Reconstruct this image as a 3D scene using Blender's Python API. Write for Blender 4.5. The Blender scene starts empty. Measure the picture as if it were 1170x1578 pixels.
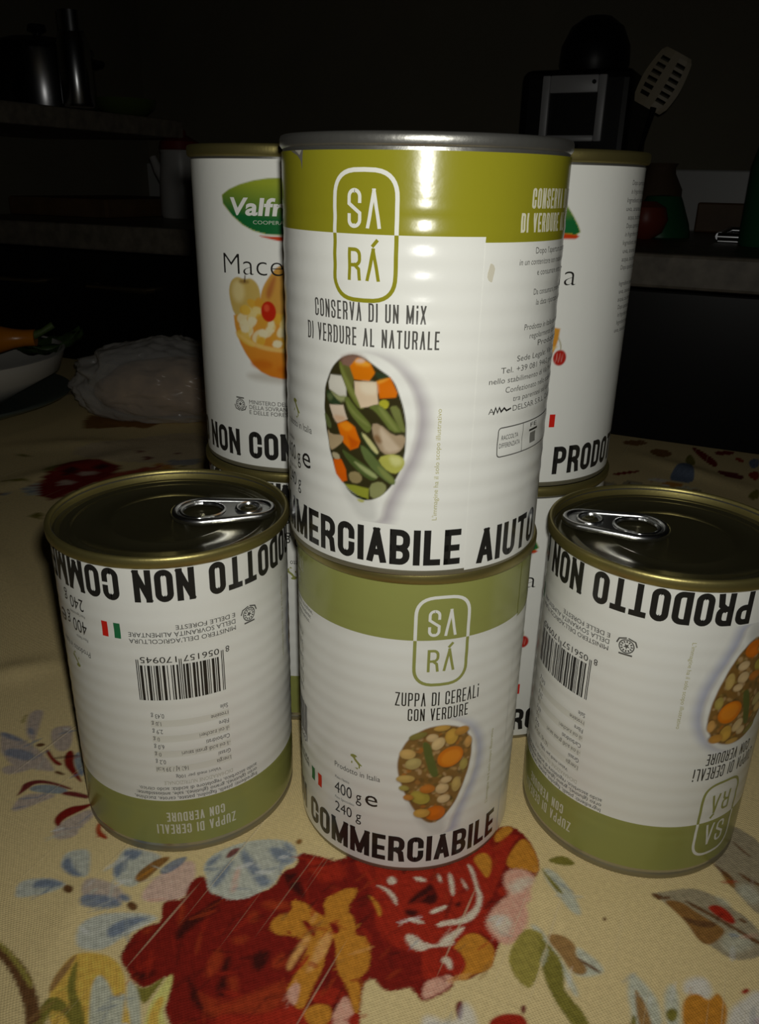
import bpy, bmesh, math, random
import numpy as np
from mathutils import Matrix, Vector, noise as mnoise

# ------------------------------------------------------------------ camera, world, light, exposure
TZ = 0.76                                   # height of the table top above the floor
IW, IH, FPX = 1170.0, 1578.0, 1231.43
PITCH, ROLL, CAMZ = 0.3906, 0.0213, 0.211   # camera is 0.211 m above the table top
fw = np.array([0, math.cos(PITCH), -math.sin(PITCH)])
up0 = np.array([0, math.sin(PITCH), math.cos(PITCH)])
rt0 = np.array([1.0, 0, 0])
rt = math.cos(ROLL) * rt0 + math.sin(ROLL) * up0
up = -math.sin(ROLL) * rt0 + math.cos(ROLL) * up0
CO = np.array([0, 0, TZ + CAMZ])
scene = bpy.context.scene
COL = scene.collection
cd = bpy.data.cameras.new('camera'); cam = bpy.data.objects.new('camera', cd); COL.objects.link(cam)
cd.sensor_fit = 'VERTICAL'; cd.sensor_height = 24.0; cd.lens = FPX / IH * 24.0
cd.clip_start = 0.01; cd.clip_end = 50
cam.matrix_world = Matrix(((rt[0], up[0], -fw[0], CO[0]), (rt[1], up[1], -fw[1], CO[1]), (rt[2], up[2], -fw[2], CO[2]), (0, 0, 0, 1)))
scene.camera = cam
scene.view_settings.view_transform = 'Standard'; scene.view_settings.look = 'None'
scene.view_settings.exposure = 0.0; scene.view_settings.gamma = 1.0
scene.view_settings.use_curve_mapping = False
w = bpy.data.worlds.new('night_room'); scene.world = w; w.use_nodes = True
w.node_tree.nodes['Background'].inputs[0].default_value = (0.0, 0.0, 0.0, 1)
w.node_tree.nodes['Background'].inputs[1].default_value = 0.0
# the flash of the phone that took the picture, beside its lens and facing the same way: the only light in the dark room
ld = bpy.data.lights.new('phone_flash_offscreen', 'SPOT'); fl = bpy.data.objects.new('phone_flash_offscreen', ld); COL.objects.link(fl)
ld.energy = 1.50; ld.color = (1.0, 0.985, 0.915); ld.shadow_soft_size = 0.004
ld.spot_size = math.radians(124); ld.spot_blend = 1.0
fp = CO + rt * 0.005 + up * 0.012
fa = fw
fl.location = fp; fl.rotation_euler = Vector(fa).to_track_quat('-Z', 'Y').to_euler()

def ray(px, py):
    return fw + rt * (px - IW / 2) / FPX - up * (py - IH / 2) / FPX
def at_z(px, py, z=0.0):                    # pixel -> point on the horizontal plane z above the table
    d = ray(px, py); t = (z + TZ - CO[2]) / d[2]; return CO + t * d
AX = np.array([0.9072, -0.4206, 0.0]); AN = np.array([0.4206, 0.9072, 0.0])   # table and kitchen axes
RZ = math.atan2(-0.4206, 0.9072)
def at_n(px, py, c):                        # pixel -> point on the upright plane n = c, as (e, n, z over table)
    d = ray(px, py); t = (c - CO @ AN) / (d @ AN); P = CO + t * d
    return P @ AX, P @ AN, P[2] - TZ

# ------------------------------------------------------------------ helpers
def lin(c):
    c = np.asarray(c, float) / 255.0
    return np.where(c <= 0.04045, c / 12.92, ((c + 0.055) / 1.055) ** 2.4)
def mat(name, color=(0.8, 0.8, 0.8), rough=0.5, metal=0.0, attr=None, bump=0.0, bscale=400.0, spec=0.5, var=0.0, vscale=20.0, **kw):
    m = bpy.data.materials.new(name); m.use_nodes = True
    nt = m.node_tree; b = nt.nodes['Principled BSDF']
    b.inputs['Base Color'].default_value = (*color, 1); b.inputs['Roughness'].default_value = rough
    b.inputs['Metallic'].default_value = metal; b.inputs['Specular IOR Level'].default_value = spec
    for k, v in kw.items(): b.inputs[k].default_value = v
    src = None
    if attr:
        a = nt.nodes.new('ShaderNodeAttribute'); a.attribute_name = attr; src = a.outputs['Color']
        nt.links.new(src, b.inputs['Base Color'])
    tc = nt.nodes.new('ShaderNodeTexCoord')
    if var:
        n = nt.nodes.new('ShaderNodeTexNoise'); n.inputs['Scale'].default_value = vscale; n.inputs['Detail'].default_value = 6
        nt.links.new(tc.outputs['Object'], n.inputs['Vector'])
        mr = nt.nodes.new('ShaderNodeMapRange'); mr.inputs['From Min'].default_value = 0.3; mr.inputs['From Max'].default_value = 0.7
        mr.inputs['To Min'].default_value = 1 - var; mr.inputs['To Max'].default_value = 1 + var * 0.4
        nt.links.new(n.outputs['Fac'], mr.inputs['Value'])
        mx = nt.nodes.new('ShaderNodeVectorMath'); mx.operation = 'SCALE'
        if src: nt.links.new(src, mx.inputs[0])
        else: mx.inputs[0].default_value = color
        nt.links.new(mr.outputs[0], mx.inputs['Scale']); nt.links.new(mx.outputs[0], b.inputs['Base Color'])
    if bump:
        n = nt.nodes.new('ShaderNodeTexNoise'); n.inputs['Scale'].default_value = bscale; n.inputs['Detail'].default_value = 4
        nt.links.new(tc.outputs['Object'], n.inputs['Vector'])
        bp = nt.nodes.new('ShaderNodeBump'); bp.inputs['Strength'].default_value = bump; bp.inputs['Distance'].default_value = 0.001
        nt.links.new(n.outputs['Fac'], bp.inputs['Height']); nt.links.new(bp.outputs[0], b.inputs['Normal'])
    return m
def link(name, me, parent=None, m=None, kind=None):
    o = bpy.data.objects.new(name, me); COL.objects.link(o)
    if m is not None and me is not None and len(me.materials) == 0: me.materials.append(m)
    if parent is not None: o.parent = parent
    if kind: o['kind'] = kind
    return o
def tag(o, label, cat, group=None):
    o['label'] = label; o['category'] = cat
    if group: o['group'] = group
    return o
def thing(name, label, cat, loc=(0, 0, 0), rz=0.0, group=None):
    o = bpy.data.objects.new(name, None); COL.objects.link(o); o.empty_display_size = 0.02
    o.location = loc; o.rotation_euler = (0, 0, rz)
    return tag(o, label, cat, group)
def mesh_from(name, V, F, smooth=True, sharp=None):
    me = bpy.data.meshes.new(name); me.from_pydata([tuple(map(float, v)) for v in V], [], [tuple(map(int, f)) for f in F]); me.update()
    if smooth:
        me.polygons.foreach_set('use_smooth', np.ones(len(me.polygons), bool))
        if sharp: me.set_sharp_from_angle(angle=math.radians(sharp))
    return me
def lathe(name, prof, seg=96, sharp=40, close=False, arc=None):
    V = []; F = []; n = len(prof)
    for i in range(seg):
        a = 2 * math.pi * i / seg
        for r, z in prof: V.append((r * math.sin(a), -r * math.cos(a), z))
    for i in range(seg):
        j = (i + 1) % seg
        for k in range(n - 1 if not close else n):
            l = (k + 1) % n
            F.append((i * n + k, j * n + k, j * n + l, i * n + l))
    me = mesh_from(name, V, F, True, sharp)
    bm = bmesh.new(); bm.from_mesh(me); bmesh.ops.remove_doubles(bm, verts=bm.verts, dist=1e-6)
    bmesh.ops.recalc_face_normals(bm, faces=bm.faces); bm.to_mesh(me); bm.free()
    me.set_sharp_from_angle(angle=math.radians(sharp))
    return me
def box(name, x0, x1, y0, y1, z0, z1, bev=0.0, seg=2):
    bm = bmesh.new(); bmesh.ops.create_cube(bm, size=1)
    for v in bm.verts: v.co = ((x0 + x1) / 2 + v.co.x * (x1 - x0), (y0 + y1) / 2 + v.co.y * (y1 - y0), (z0 + z1) / 2 + v.co.z * (z1 - z0))
    if bev: bmesh.ops.bevel(bm, geom=bm.edges[:], offset=bev, segments=seg, affect='EDGES', profile=0.5)
    me = bpy.data.meshes.new(name); bm.to_mesh(me); bm.free()
    return me
def tube(name, pts, r, n=10, closed=False, flat=1.0, caps=True):
    P = [Vector(p) for p in pts]; V = []; F = []; m = len(P)
    prev = None
    for i in range(m):
        a = P[(i - 1) % m] if closed or i > 0 else P[i]; b = P[(i + 1) % m] if closed or i < m - 1 else P[i]
        t = (b - a).normalized(); ref = Vector((0, 0, 1)) if abs(t.z) < 0.95 else Vector((1, 0, 0))
        if prev is None: s = t.cross(ref).normalized()
        else: s = (prev - t * prev.dot(t)).normalized()
        prev = s; u = s.cross(t)
        rr = r[i] if hasattr(r, '__len__') else r
        for k in range(n):
            q = 2 * math.pi * k / n; V.append(P[i] + s * (rr * math.cos(q)) + u * (rr * flat * math.sin(q)))
    for i in range(m if closed else m - 1):
        j = (i + 1) % m
        for k in range(n): F.append((i * n + k, i * n + (k + 1) % n, j * n + (k + 1) % n, j * n + k))
    if not closed and caps: F += [tuple(range(n)), tuple(range((m - 1) * n, m * n))[::-1]]
    return mesh_from(name, V, F, True, 50)
def join_data(name, meshes):
    bm = bmesh.new()
    for me in meshes: bm.from_mesh(me)
    me = bpy.data.meshes.new(name); bm.to_mesh(me); bm.free()
    me.polygons.foreach_set('use_smooth', np.ones(len(me.polygons), bool)); me.set_sharp_from_angle(angle=math.radians(40))
    return me

# ------------------------------------------------------------------ flat painting on tensor grids (printed patterns)
def chaikin(P, n=2):
    P = np.asarray(P, float)
    for _ in range(n):
        Q = np.roll(P, -1, 0); P = np.stack([P * 0.75 + Q * 0.25, P * 0.25 + Q * 0.75], 1).reshape(-1, 2)
    return P
def wob(x, y, k):
    return (np.sin(x * k * 1.3 + 1.7 * np.sin(y * k * 0.9)) + np.sin(y * k * 1.7 + 1.3 * np.sin(x * k * 1.1 + 2)) + np.sin((x + y) * k * 2.3 + 0.5)) / 3
class Canvas:
    def __init__(s, xs, ys, base):
        s.xs, s.ys = xs, ys; s.C = np.empty((len(ys), len(xs), 3)); s.C[:] = base
    def paint(s, P, col, soft=0.5, rough=0.0, k=3.0, alpha=1.0, smooth=2, col2=None, tex=0.0):
        P = chaikin(P, smooth) if smooth else np.asarray(P, float)
        pad = soft * 2 + rough * 2
        x0, y0 = P.min(0) - pad; x1, y1 = P.max(0) + pad
        i0, i1 = np.searchsorted(s.xs, [x0, x1]); j0, j1 = np.searchsorted(s.ys, [y0, y1])
        if i1 - i0 < 1 or j1 - j0 < 1: return
        X, Y = np.meshgrid(s.xs[i0:i1], s.ys[j0:j1])
        D = np.full(X.shape, 1e18); ins = np.zeros(X.shape, bool)
        A = P; B = np.roll(P, -1, 0)
        for (ax, ay), (bx, by) in zip(A, B):
            dx, dy = bx - ax, by - ay; L = dx * dx + dy * dy
            if L < 1e-18: continue
            t = np.clip(((X - ax) * dx + (Y - ay) * dy) / L, 0, 1)
            D = np.minimum(D, (X - ax - t * dx) ** 2 + (Y - ay - t * dy) ** 2)
            c = (ay > Y) != (by > Y)
            if dy != 0: ins ^= c & (X < (Y - ay) / dy * dx + ax)
        D = np.sqrt(D); D = np.where(ins, D, -D)
        if rough: D = D + rough * wob(X, Y, k)
        m = np.clip(D / (2 * soft) + 0.5, 0, 1); m = (m * m * (3 - 2 * m) * alpha)[..., None]
        cc = np.asarray(col, float)
        if col2 is not None:
            t = np.clip((Y - P[:, 1].min()) / (np.ptp(P[:, 1]) + 1e-9), 0, 1)[..., None]; cc = np.asarray(col2) * (1 - t) + cc * t
        if tex: cc = np.clip(cc * (1 + tex * (wob(X, Y, 1.1) + .7 * wob(Y + 3, X, 2.7)))[..., None], 0.003, .85)
        s.C[j0:j1, i0:i1] = s.C[j0:j1, i0:i1] * (1 - m) + cc * m
    def ell(s, cx, cy, rx, ry, col, rot=0.0, **kw):
        a = np.linspace(0, 2 * np.pi, 18, endpoint=False); x = rx * np.cos(a); y = ry * np.sin(a); c, q = math.cos(rot), math.sin(rot)
        s.paint(np.stack([cx + x * c - y * q, cy + x * q + y * c], 1), col, smooth=1, **kw)

# ------------------------------------------------------------------ room shell and table
KM = Matrix.Rotation(RZ, 4, 'Z')
def kput(o): o.matrix_world = Matrix.Translation((0, 0, TZ)) @ KM; return o     # kitchen frame: x = e, y = n, z over table top
M_wall = mat('wall_paint', (0.30, 0.27, 0.19), 0.8, bump=0.2, bscale=60, var=0.15, vscale=4)
M_tilewall = mat('backsplash_glaze', (0.80, 0.80, 0.78), 0.35)
M_floor = mat('floor_stone', (0.25, 0.2, 0.15), 0.5, var=0.3, vscale=6)
M_ceil = mat('ceiling_paint', (0.5, 0.48, 0.42), 0.9)
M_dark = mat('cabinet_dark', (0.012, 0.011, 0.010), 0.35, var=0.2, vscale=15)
M_worktop = mat('worktop_beige', (0.36, 0.31, 0.24), 0.45, var=0.35, vscale=60)
M_wood = mat('plain_wood', (0.25, 0.14, 0.06), 0.5, var=0.3, vscale=20)
NF = 0.7386
for nm, me, m in (('floor', box('floor', -1.40, 1.9, -1.6, 1.66, -TZ - 0.05, -TZ), M_floor),
                  ('ceiling', box('ceiling', -1.40, 1.9, -1.6, 1.66, 1.95, 2.0), M_ceil),
                  ('wall_back', box('wall_back', -1.45, 1.9, 1.66, 1.72, -TZ - 0.05, 2.0), M_wall),
                  ('wall_left', box('wall_left', -1.46, -1.40, -1.6, 1.66, -TZ - 0.05, 2.0), M_wall),
                  ('trim_1', box('trim_1', -1.40, 1.9, 1.648, 1.66, 0.14, 0.244, 0.003), M_tilewall)):
    kput(link(nm, me, None, m, 'structure'))
tbl = thing('dining_table', 'wooden table hidden under the floral cloth', 'table', (0, 0, 0), 0)
tbl.matrix_world = Matrix.Translation(Vector((0, 0, 0)) + Vector(AN * 0.29)) @ KM
link('tabletop', box('tabletop', -0.95, 0.72, -0.445, 0.445, TZ - 0.03, TZ - 0.0008, 0.004), tbl, M_wood)
for sx in (-0.88, 0.65):
    for sy in (-0.38, 0.38): link('leg', box('leg', sx - 0.03, sx + 0.03, sy - 0.03, sy + 0.03, 0, TZ - 0.03, 0.004), tbl, M_wood)

# ------------------------------------------------------------------ tablecloth: printed pattern as colours on a fine grid
def axis(a, b, lo, hi, fine, coarse):
    pts = list(np.arange(lo, hi, fine))
    st, x = fine, hi
    while x < b: pts.append(x); st = min(st * 1.04, coarse); x += st
    pts.append(b); st, x = fine, lo
    while x > a:
        st = min(st * 1.04, coarse); x -= st
        if x > a: pts.insert(0, x)
    pts.insert(0, a); return np.array(pts)
E0, E1, N0, N1 = -0.955, 0.725, -0.16, NF
exs = axis(E0, E1, -0.235, 0.06, 0.00055, 0.004); nys = axis(N0, N1, 0.07, 0.31, 0.00055, 0.004)
WREF = np.array([0.365, 0.335, 0.262])
def dye(c): return np.clip(lin(c) / WREF * 0.80, 0.004, 0.85)
CREAM = dye((168, 145, 94))
cv = Canvas(exs * 1000, nys * 1000, CREAM)
REG = {1: (0, 1280, 3.9), 2: (180, 1290, 3.9), 3: (400, 1290, 3.9), 4: (650, 1250, 3.9), 5: (900, 1250, 4.333), 6: (0, 1000, 4.783), 7: (0, 620, 3.545), 0: (0, 0, 1.0), 8: (880, 400, 4.034)}
PAL = dict(pale=(143, 139, 116), blue=(84, 90, 94), lil=(140, 122, 99), pinkish=(160, 130, 105), brn=(78, 50, 24), yel=(183, 130, 50), yel2=(190, 155, 80),
           grn=(96, 86, 30), grn2=(118, 104, 42), gry=(146, 141, 112), red=(94, 18, 9), dred=(48, 12, 7), ora=(122, 40, 14), gold=(148, 94, 25), gold2=(168, 116, 58),
           bred=(122, 28, 12), pink=(172, 120, 92), swirl=(186, 148, 118), taupe=(120, 106, 76), tbrn=(104, 70, 30), mar=(84, 30, 24), whi=(190, 178, 142), blg=(108, 109, 98), cream=(163, 139, 90), obr=(118, 86, 44))
SHAPES = []
def S(reg, col, *polys, **kw):
    for p in polys:
        it = list(p); SHAPES.append((reg, col, list(zip(it[0::2], it[1::2])), kw))
# far part of the cloth
S(7, 'lil', (350,260, 700,200, 1140,150, 1150,330, 700,330, 500,320), alpha=.45)
S(7, 'red', (190,480, 250,400, 300,350, 480,320, 640,330, 660,370, 560,420, 450,470, 300,540, 230,520))
S(7, 'swirl', (300,440, 380,415, 420,440, 340,460), (430,390, 520,370, 540,385, 450,410), alpha=.6)
S(7, 'dred', (330,390, 420,360, 440,385, 350,410), (500,350, 600,340, 590,360, 510,370))
S(7, 'grn', (60,270, 140,290, 190,310, 140,300), (0,430, 150,428, 190,440, 0,442), (230,370, 330,340, 300,390, 240,395), (160,610, 240,600, 230,640, 170,630))
S(7, 'tbrn', (450,110, 500,60, 640,100, 900,110, 780,150, 700,130, 460,150))
S(7, 'mar', (790,290, 830,300, 820,320, 790,310), (960,270, 990,280, 980,295), (580,225, 620,235, 600,240), (740,270, 780,265, 770,290))
S(7, 'blue', (900,310, 1000,320, 1100,300, 1100,340, 920,345), alpha=.7)
S(8, 'tbrn', (470,1190, 560,1170, 650,1210, 560,1240), (300,1130, 420,1120, 500,1140, 380,1165))
S(8, 'red', (740,1160, 800,1180, 920,1260, 900,1300, 800,1230), (890,1190, 1020,1190, 1010,1215, 900,1215), (250,1330, 400,1310, 440,1320, 260,1345))
S(8, 'blue', (600,1370, 660,1280, 740,1260, 760,1300, 770,1390, 680,1380), (1100,1250, 1170,1230, 1170,1290, 1120,1300))
S(8, 'grn', (700,1260, 740,1200, 780,1260, 760,1290), (1080,1480, 1170,1420, 1170,1500))
S(8, 'mar', (900,1310, 1000,1320, 1090,1350, 1050,1375, 930,1345))
S(8, 'ora', (1090,1330, 1170,1310, 1170,1370, 1130,1370), (1000,1230, 1080,1240, 1070,1270))
# sprigs beside the left can
S(6, 'lil', (0,610, 60,620, 200,680, 330,780, 410,890, 380,905, 200,880, 80,860, 20,770, 0,760), (190,640, 200,500, 250,450, 330,450, 300,540, 270,640, 250,690), (370,640, 390,580, 480,565, 540,570, 530,720, 470,760, 400,740), (80,1200, 120,1110, 220,1060, 450,1070, 300,1130, 150,1190), (390,1380, 400,1310, 480,1260, 620,1190, 690,1180, 700,1230, 600,1310, 540,1390, 430,1410), (0,880, 90,850, 250,880, 150,910, 40,930), soft=.9)
S(6, 'blue', (20,770, 60,730, 180,740, 280,790, 200,830, 90,800), (0,610, 80,625, 190,680, 120,680, 0,640), (200,620, 215,575, 250,590, 250,640), alpha=.75, soft=.9)
S(6, 'red', (330,750, 360,740, 400,810, 470,850, 430,865, 380,830), (470,850, 480,770, 530,740, 550,780, 540,850, 610,980, 590,985, 500,890), (390,1270, 430,1210, 520,1160, 620,1150, 700,1130, 650,1170, 560,1210, 460,1260, 430,1320))
S(6, 'blg', (550,770, 600,750, 625,940, 590,930, 545,850), (200,1040, 260,1000, 400,1000, 520,1040, 460,1070, 300,1060))
S(6, 'brn', (390,910, 430,895, 490,930, 450,930), (255,710, 300,690, 345,705, 290,725), (600,1070, 660,1075, 650,1105, 610,1095))
S(6, 'grn', (150,530, 210,460, 190,520, 165,560), alpha=.6)
S(6, 'mar', (150,1040, 170,990, 280,960, 400,980, 540,1030, 520,1040, 380,995, 260,990, 200,1035, 120,1090, 130,1070), (440,1070, 500,1045, 600,1060, 660,1090, 640,1105, 520,1085))
S(6, 'ora', (700,1340, 720,1280, 750,1290, 740,1340, 800,1390, 780,1405, 720,1380))
# blue blossoms
S(1, 'pale', (85,390, 110,310, 200,285, 330,290, 400,320, 370,350, 250,385, 120,405), (365,200, 385,140, 450,115, 540,110, 545,190, 530,290, 440,270, 375,230), (455,640, 480,560, 600,500, 760,490, 900,500, 960,530, 880,560, 740,640, 620,720, 500,715, 460,690), (680,280, 690,200, 740,110, 800,100, 1000,150, 900,210, 830,330, 760,340, 710,310), soft=.8, rough=.3)
S(1, 'lil', (480,400, 500,300, 560,285, 700,320, 760,390, 740,430, 600,440), (320,40, 330,-10, 440,-15, 480,20, 400,45), soft=.8)
S(1, 'blue', (190,345, 210,300, 300,285, 400,320, 330,340, 250,345), (370,190, 420,150, 440,220, 500,280, 430,275, 375,230), (475,440, 490,390, 600,385, 700,400, 740,445, 700,465, 520,470), (640,620, 650,580, 740,530, 860,515, 900,530, 800,570, 720,630, 660,645), (675,260, 690,190, 740,170, 740,230, 710,290), (730,130, 800,110, 870,130, 790,190), (700,385, 770,380, 790,420, 740,430), soft=.9, rough=.35, alpha=.9)
S(1, 'pinkish', (840,425, 870,340, 1000,230, 1170,160, 1180,290, 1110,410, 980,430), soft=.8)
S(1, 'brn', (372,350, 400,320, 448,345, 430,380, 395,378), (755,445, 790,420, 832,450, 815,482, 780,478))
S(1, 'tbrn', (800,290, 850,230, 960,160, 1040,155, 950,230, 850,320))
S(1, 'blue', (950,240, 1050,170, 1140,150, 1080,220, 980,270), alpha=.85)
# the main red rose
S(0, 'red', (185,1480, 190,1462, 208,1436, 231,1425, 249,1421, 249,1395, 257,1387, 285,1386, 290,1364, 303,1351, 318,1350, 324,1377, 344,1378, 365,1386, 390,1377, 421,1369, 436,1341, 459,1336, 458,1313, 490,1318, 520,1330, 560,1300, 660,1260, 760,1280, 775,1273, 791,1273, 814,1291, 829,1319, 832,1347, 815,1360, 809,1401, 780,1430, 763,1473, 758,1491, 742,1499, 719,1511, 699,1509, 699,1522, 676,1535, 650,1545, 645,1535, 636,1528, 633,1521, 605,1528, 590,1526, 574,1505, 559,1518, 554,1572, 550,1640, 270,1640, 262,1575, 252,1557, 259,1539, 264,1500, 229,1521, 218,1523, 203,1510, 195,1495), smooth=1, rough=.35)
S(2, 'dred', (345,590, 400,490, 500,450, 600,370, 640,370, 550,470, 430,560, 370,630), (990,220, 1080,190, 1110,300, 1140,380, 1050,320), (800,750, 860,670, 940,690, 880,800, 830,800), (590,920, 640,820, 670,850, 660,950, 620,960), (430,960, 470,900, 510,1000, 590,1070, 590,1100, 500,1040), (90,820, 160,820, 240,790, 200,850, 120,860), (620,800, 660,710, 690,740, 660,820), (420,860, 445,850, 500,960, 480,980), soft=1.1, rough=.5)
S(2, 'ora', (860,390, 1000,370, 1060,430, 900,440), (690,600, 800,590, 770,640, 700,640), (530,800, 600,680, 650,700, 600,820, 540,850), (380,400, 410,400, 400,500, 370,540), (920,760, 1000,680, 1030,760, 960,800), (480,920, 600,990, 760,960, 900,900, 1030,850, 1040,1000, 900,1080, 700,1050, 560,1100, 520,990), (150,560, 220,540, 180,590), (660,850, 720,830, 730,930, 690,930), (780,470, 840,430, 860,500, 800,520), soft=1.2, rough=.6, alpha=.85)
S(2, 'bred', (560,1123, 640,1060, 760,1080, 900,1060, 1000,1010, 1170,1010, 1170,1250, 600,1250), soft=1.0, rough=.5)
S(0, 'bred', (540,1330, 575,1300, 700,1300, 765,1285, 757,1400, 742,1440, 700,1475, 640,1475, 590,1450, 568,1400, 575,1360), (470,1320, 520,1325, 540,1350, 500,1365, 480,1345), soft=1.2, rough=.5)
# gold petals
S(3, 'gold', (60,540, 90,480, 200,450, 190,370, 290,400, 370,470, 400,480, 380,380, 480,320, 580,300, 590,340, 520,430, 580,500, 570,590, 660,600, 670,780, 590,860, 610,900, 600,1060, 560,1060, 530,900, 460,800, 460,620, 400,680, 380,800, 330,880, 290,980, 250,1050, 180,980, 160,920, 200,850, 280,700, 300,620, 190,590, 100,590), smooth=1, rough=.3)
S(3, 'gold', (640,340, 700,370, 740,450, 720,490, 690,400), (250,1060, 330,1000, 420,1000, 440,1080, 400,1140, 330,1160))
S(3, 'gold2', (340,640, 420,560, 440,600, 390,720, 360,740, 320,800, 270,820, 330,700), (160,770, 230,650, 290,580, 310,620, 230,730, 180,810), soft=.9)
S(3, 'pink', (160,930, 210,880, 250,880, 220,1020, 180,990), (440,1050, 520,930, 570,1060, 580,1160, 430,1160))
S(3, 'red', (250,500, 290,500, 340,570, 330,610, 290,560), (410,510, 470,520, 485,570, 450,590), (440,590, 460,640, 440,800, 490,880, 520,930, 400,900, 360,860, 400,750), (570,400, 640,370, 700,440, 690,520, 570,590, 600,480), (300,400, 370,390, 390,440, 360,470), (160,560, 195,570, 180,590))
S(3, 'bred', (300,960, 400,900, 520,920, 470,1010, 330,1000), (250,760, 290,700, 300,720, 240,800, 170,840), (520,1123, 560,1060, 600,1060, 600,1160))
S(3, 'red', (700,610, 860,680, 960,700, 950,800, 910,890, 780,920, 700,840, 690,700))
S(3, 'dred', (960,320, 1020,300, 1080,360, 1040,410, 970,390, 870,410), (870,430, 960,440, 940,480, 880,470), soft=.9)
S(3, 'swirl', (880,580, 940,590, 1000,650, 1110,640, 1170,610, 1170,650, 1060,670, 940,690, 880,630), (690,285, 760,300, 820,350, 830,420, 800,380, 760,320), (890,480, 980,500, 990,525, 900,505), (1060,520, 1170,490, 1170,510, 1080,545), (1030,440, 1130,410, 1120,430, 1030,465), (760,260, 800,230, 830,270, 790,290), (920,240, 980,240, 1010,270, 950,265), (1070,220, 1100,270, 1080,270), soft=.6, rough=.3)
S(4, 'bred', (440,210, 510,140, 600,140, 540,200, 500,340, 450,440, 400,560, 350,660, 300,690, 390,560, 430,420), (310,690, 380,660, 440,730, 490,780, 440,790, 380,740), (450,470, 500,450, 530,490, 470,520), (430,210, 480,200, 470,280, 440,260))
S(4, 'gold', (300,280, 380,240, 430,300, 400,420, 350,350), (500,300, 600,150, 660,200, 700,290, 710,385, 600,350, 530,345), (430,150, 490,90, 550,95, 540,130, 450,200), (180,820, 300,710, 430,800, 440,880, 410,960, 300,980, 270,1020, 200,1010, 270,920, 230,840))
S(4, 'pink', (500,360, 590,340, 690,390, 650,480, 660,540, 620,560, 650,640, 590,780, 500,810, 440,760, 380,690, 400,620, 470,540, 530,500, 490,440), soft=.9, rough=.5)
S(4, 'swirl', (520,440, 600,400, 690,405, 610,480, 540,500), (400,640, 500,610, 560,680, 500,760, 430,720), soft=1.4, rough=.6, alpha=.9)
S(4, 'swirl', (270,310, 310,340, 340,460, 370,510, 350,600, 300,660, 230,680, 100,690, 100,670, 230,650, 310,590, 335,540, 330,480, 300,380), (160,360, 190,400, 200,500, 180,510, 165,440), (230,390, 280,460, 270,480), (90,370, 120,400, 110,420), (50,600, 150,560, 150,580, 60,620), (100,790, 170,730, 280,680, 200,770, 120,810), (0,790, 60,800, 50,820, 0,820), soft=.6, rough=.25)
S(4, 'dred', (10,470, 60,420, 100,540, 50,560), (190,560, 240,540, 230,580), soft=.9)
S(4, 'pink', (10,1030, 100,990, 190,980, 180,1050, 80,1110, 0,1140), rough=.3)
S(4, 'bred', (0,1010, 0,830, 120,810, 200,830, 270,900, 260,960, 210,1000, 170,960, 150,980, 60,1010))
S(4, 'swirl', (110,900, 140,870, 180,890, 185,950, 160,950, 150,920), soft=.6)
# leaves
S(4, 'gry', (640,680, 700,690, 780,800, 870,940, 950,1100, 920,1120, 850,980, 770,840), (930,810, 1000,860, 1060,900, 1110,970, 1000,1000, 900,980, 990,950, 920,870), (720,340, 800,360, 900,480, 960,600, 950,640, 880,600, 800,490, 750,430), soft=.9)
S(4, 'grn2', (515,860, 600,720, 650,705, 740,740, 730,850, 700,1000, 650,1070, 610,1050, 540,970), rough=.3)
S(4, 'grn', (700,760, 740,780, 830,880, 860,980, 850,1060, 900,1130, 960,1190, 1010,1279, 1060,1380, 960,1380, 900,1279, 790,1130, 720,960), (715,335, 750,380, 860,510, 830,510, 760,430), (760,290, 850,260, 940,320, 860,330, 770,310), rough=.3)
S(4, 'obr', (750,740, 850,750, 930,810, 920,870, 1000,940, 980,990, 900,970, 830,860, 770,800))
S(4, 'brn', (940,880, 1080,962, 1070,978, 930,892), (1086,645, 1100,636, 1114,648, 1100,664), soft=.5)
S(4, 'mar', (200,1160, 240,1130, 255,1180, 240,1270, 210,1240), (590,1180, 620,1160, 630,1190, 610,1230))
S(4, 'whi', (250,1140, 300,1170, 340,1279, 330,1380, 0,1380, 0,1200, 200,1290), alpha=.6, soft=1.2)
S(4, 'bred', (400,1279, 430,1240, 500,1215, 590,1220, 620,1240, 640,1279, 640,1400, 390,1400))
# taupe leaves on the right
S(5, 'taupe', (440,550, 520,540, 700,510, 800,530, 940,600, 1000,660, 1100,720, 1170,800, 1240,880, 1200,970, 1050,1000, 960,980, 850,900, 780,870, 720,800, 680,730, 600,650, 520,600), (850,340, 940,200, 990,90, 1060,130, 1170,200, 1300,400, 1260,700, 1170,700, 1100,640, 1000,520, 920,420), rough=.3)
S(5, 'gry', (960,800, 1080,800, 1150,900, 1000,960, 900,900), (1000,520, 1100,480, 1200,600, 1120,640), (880,560, 960,600, 980,640, 900,610), alpha=.6, soft=1.4)
S(5, 'tbrn', (520,590, 650,600, 760,680, 900,760, 950,800, 900,860, 830,900, 760,860, 700,760, 620,680), (910,390, 980,420, 1020,520, 980,510, 930,440))
S(5, 'brn', (640,700, 760,730, 880,740, 880,780, 740,770), (440,550, 480,548, 540,575, 500,600), (520,570, 580,568, 580,585, 530,590), (660,585, 800,650, 1020,780, 1170,865, 1230,900, 1170,900, 1000,790, 850,705, 700,625), (840,335, 890,365, 1000,450, 990,470, 900,390), (970,180, 1090,280, 1120,315, 1060,275), (1020,400, 1080,440, 1170,490, 1240,520, 1170,510, 1080,470), (1030,710, 1090,738, 1080,755, 1040,735), soft=.5, rough=.25)
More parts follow.
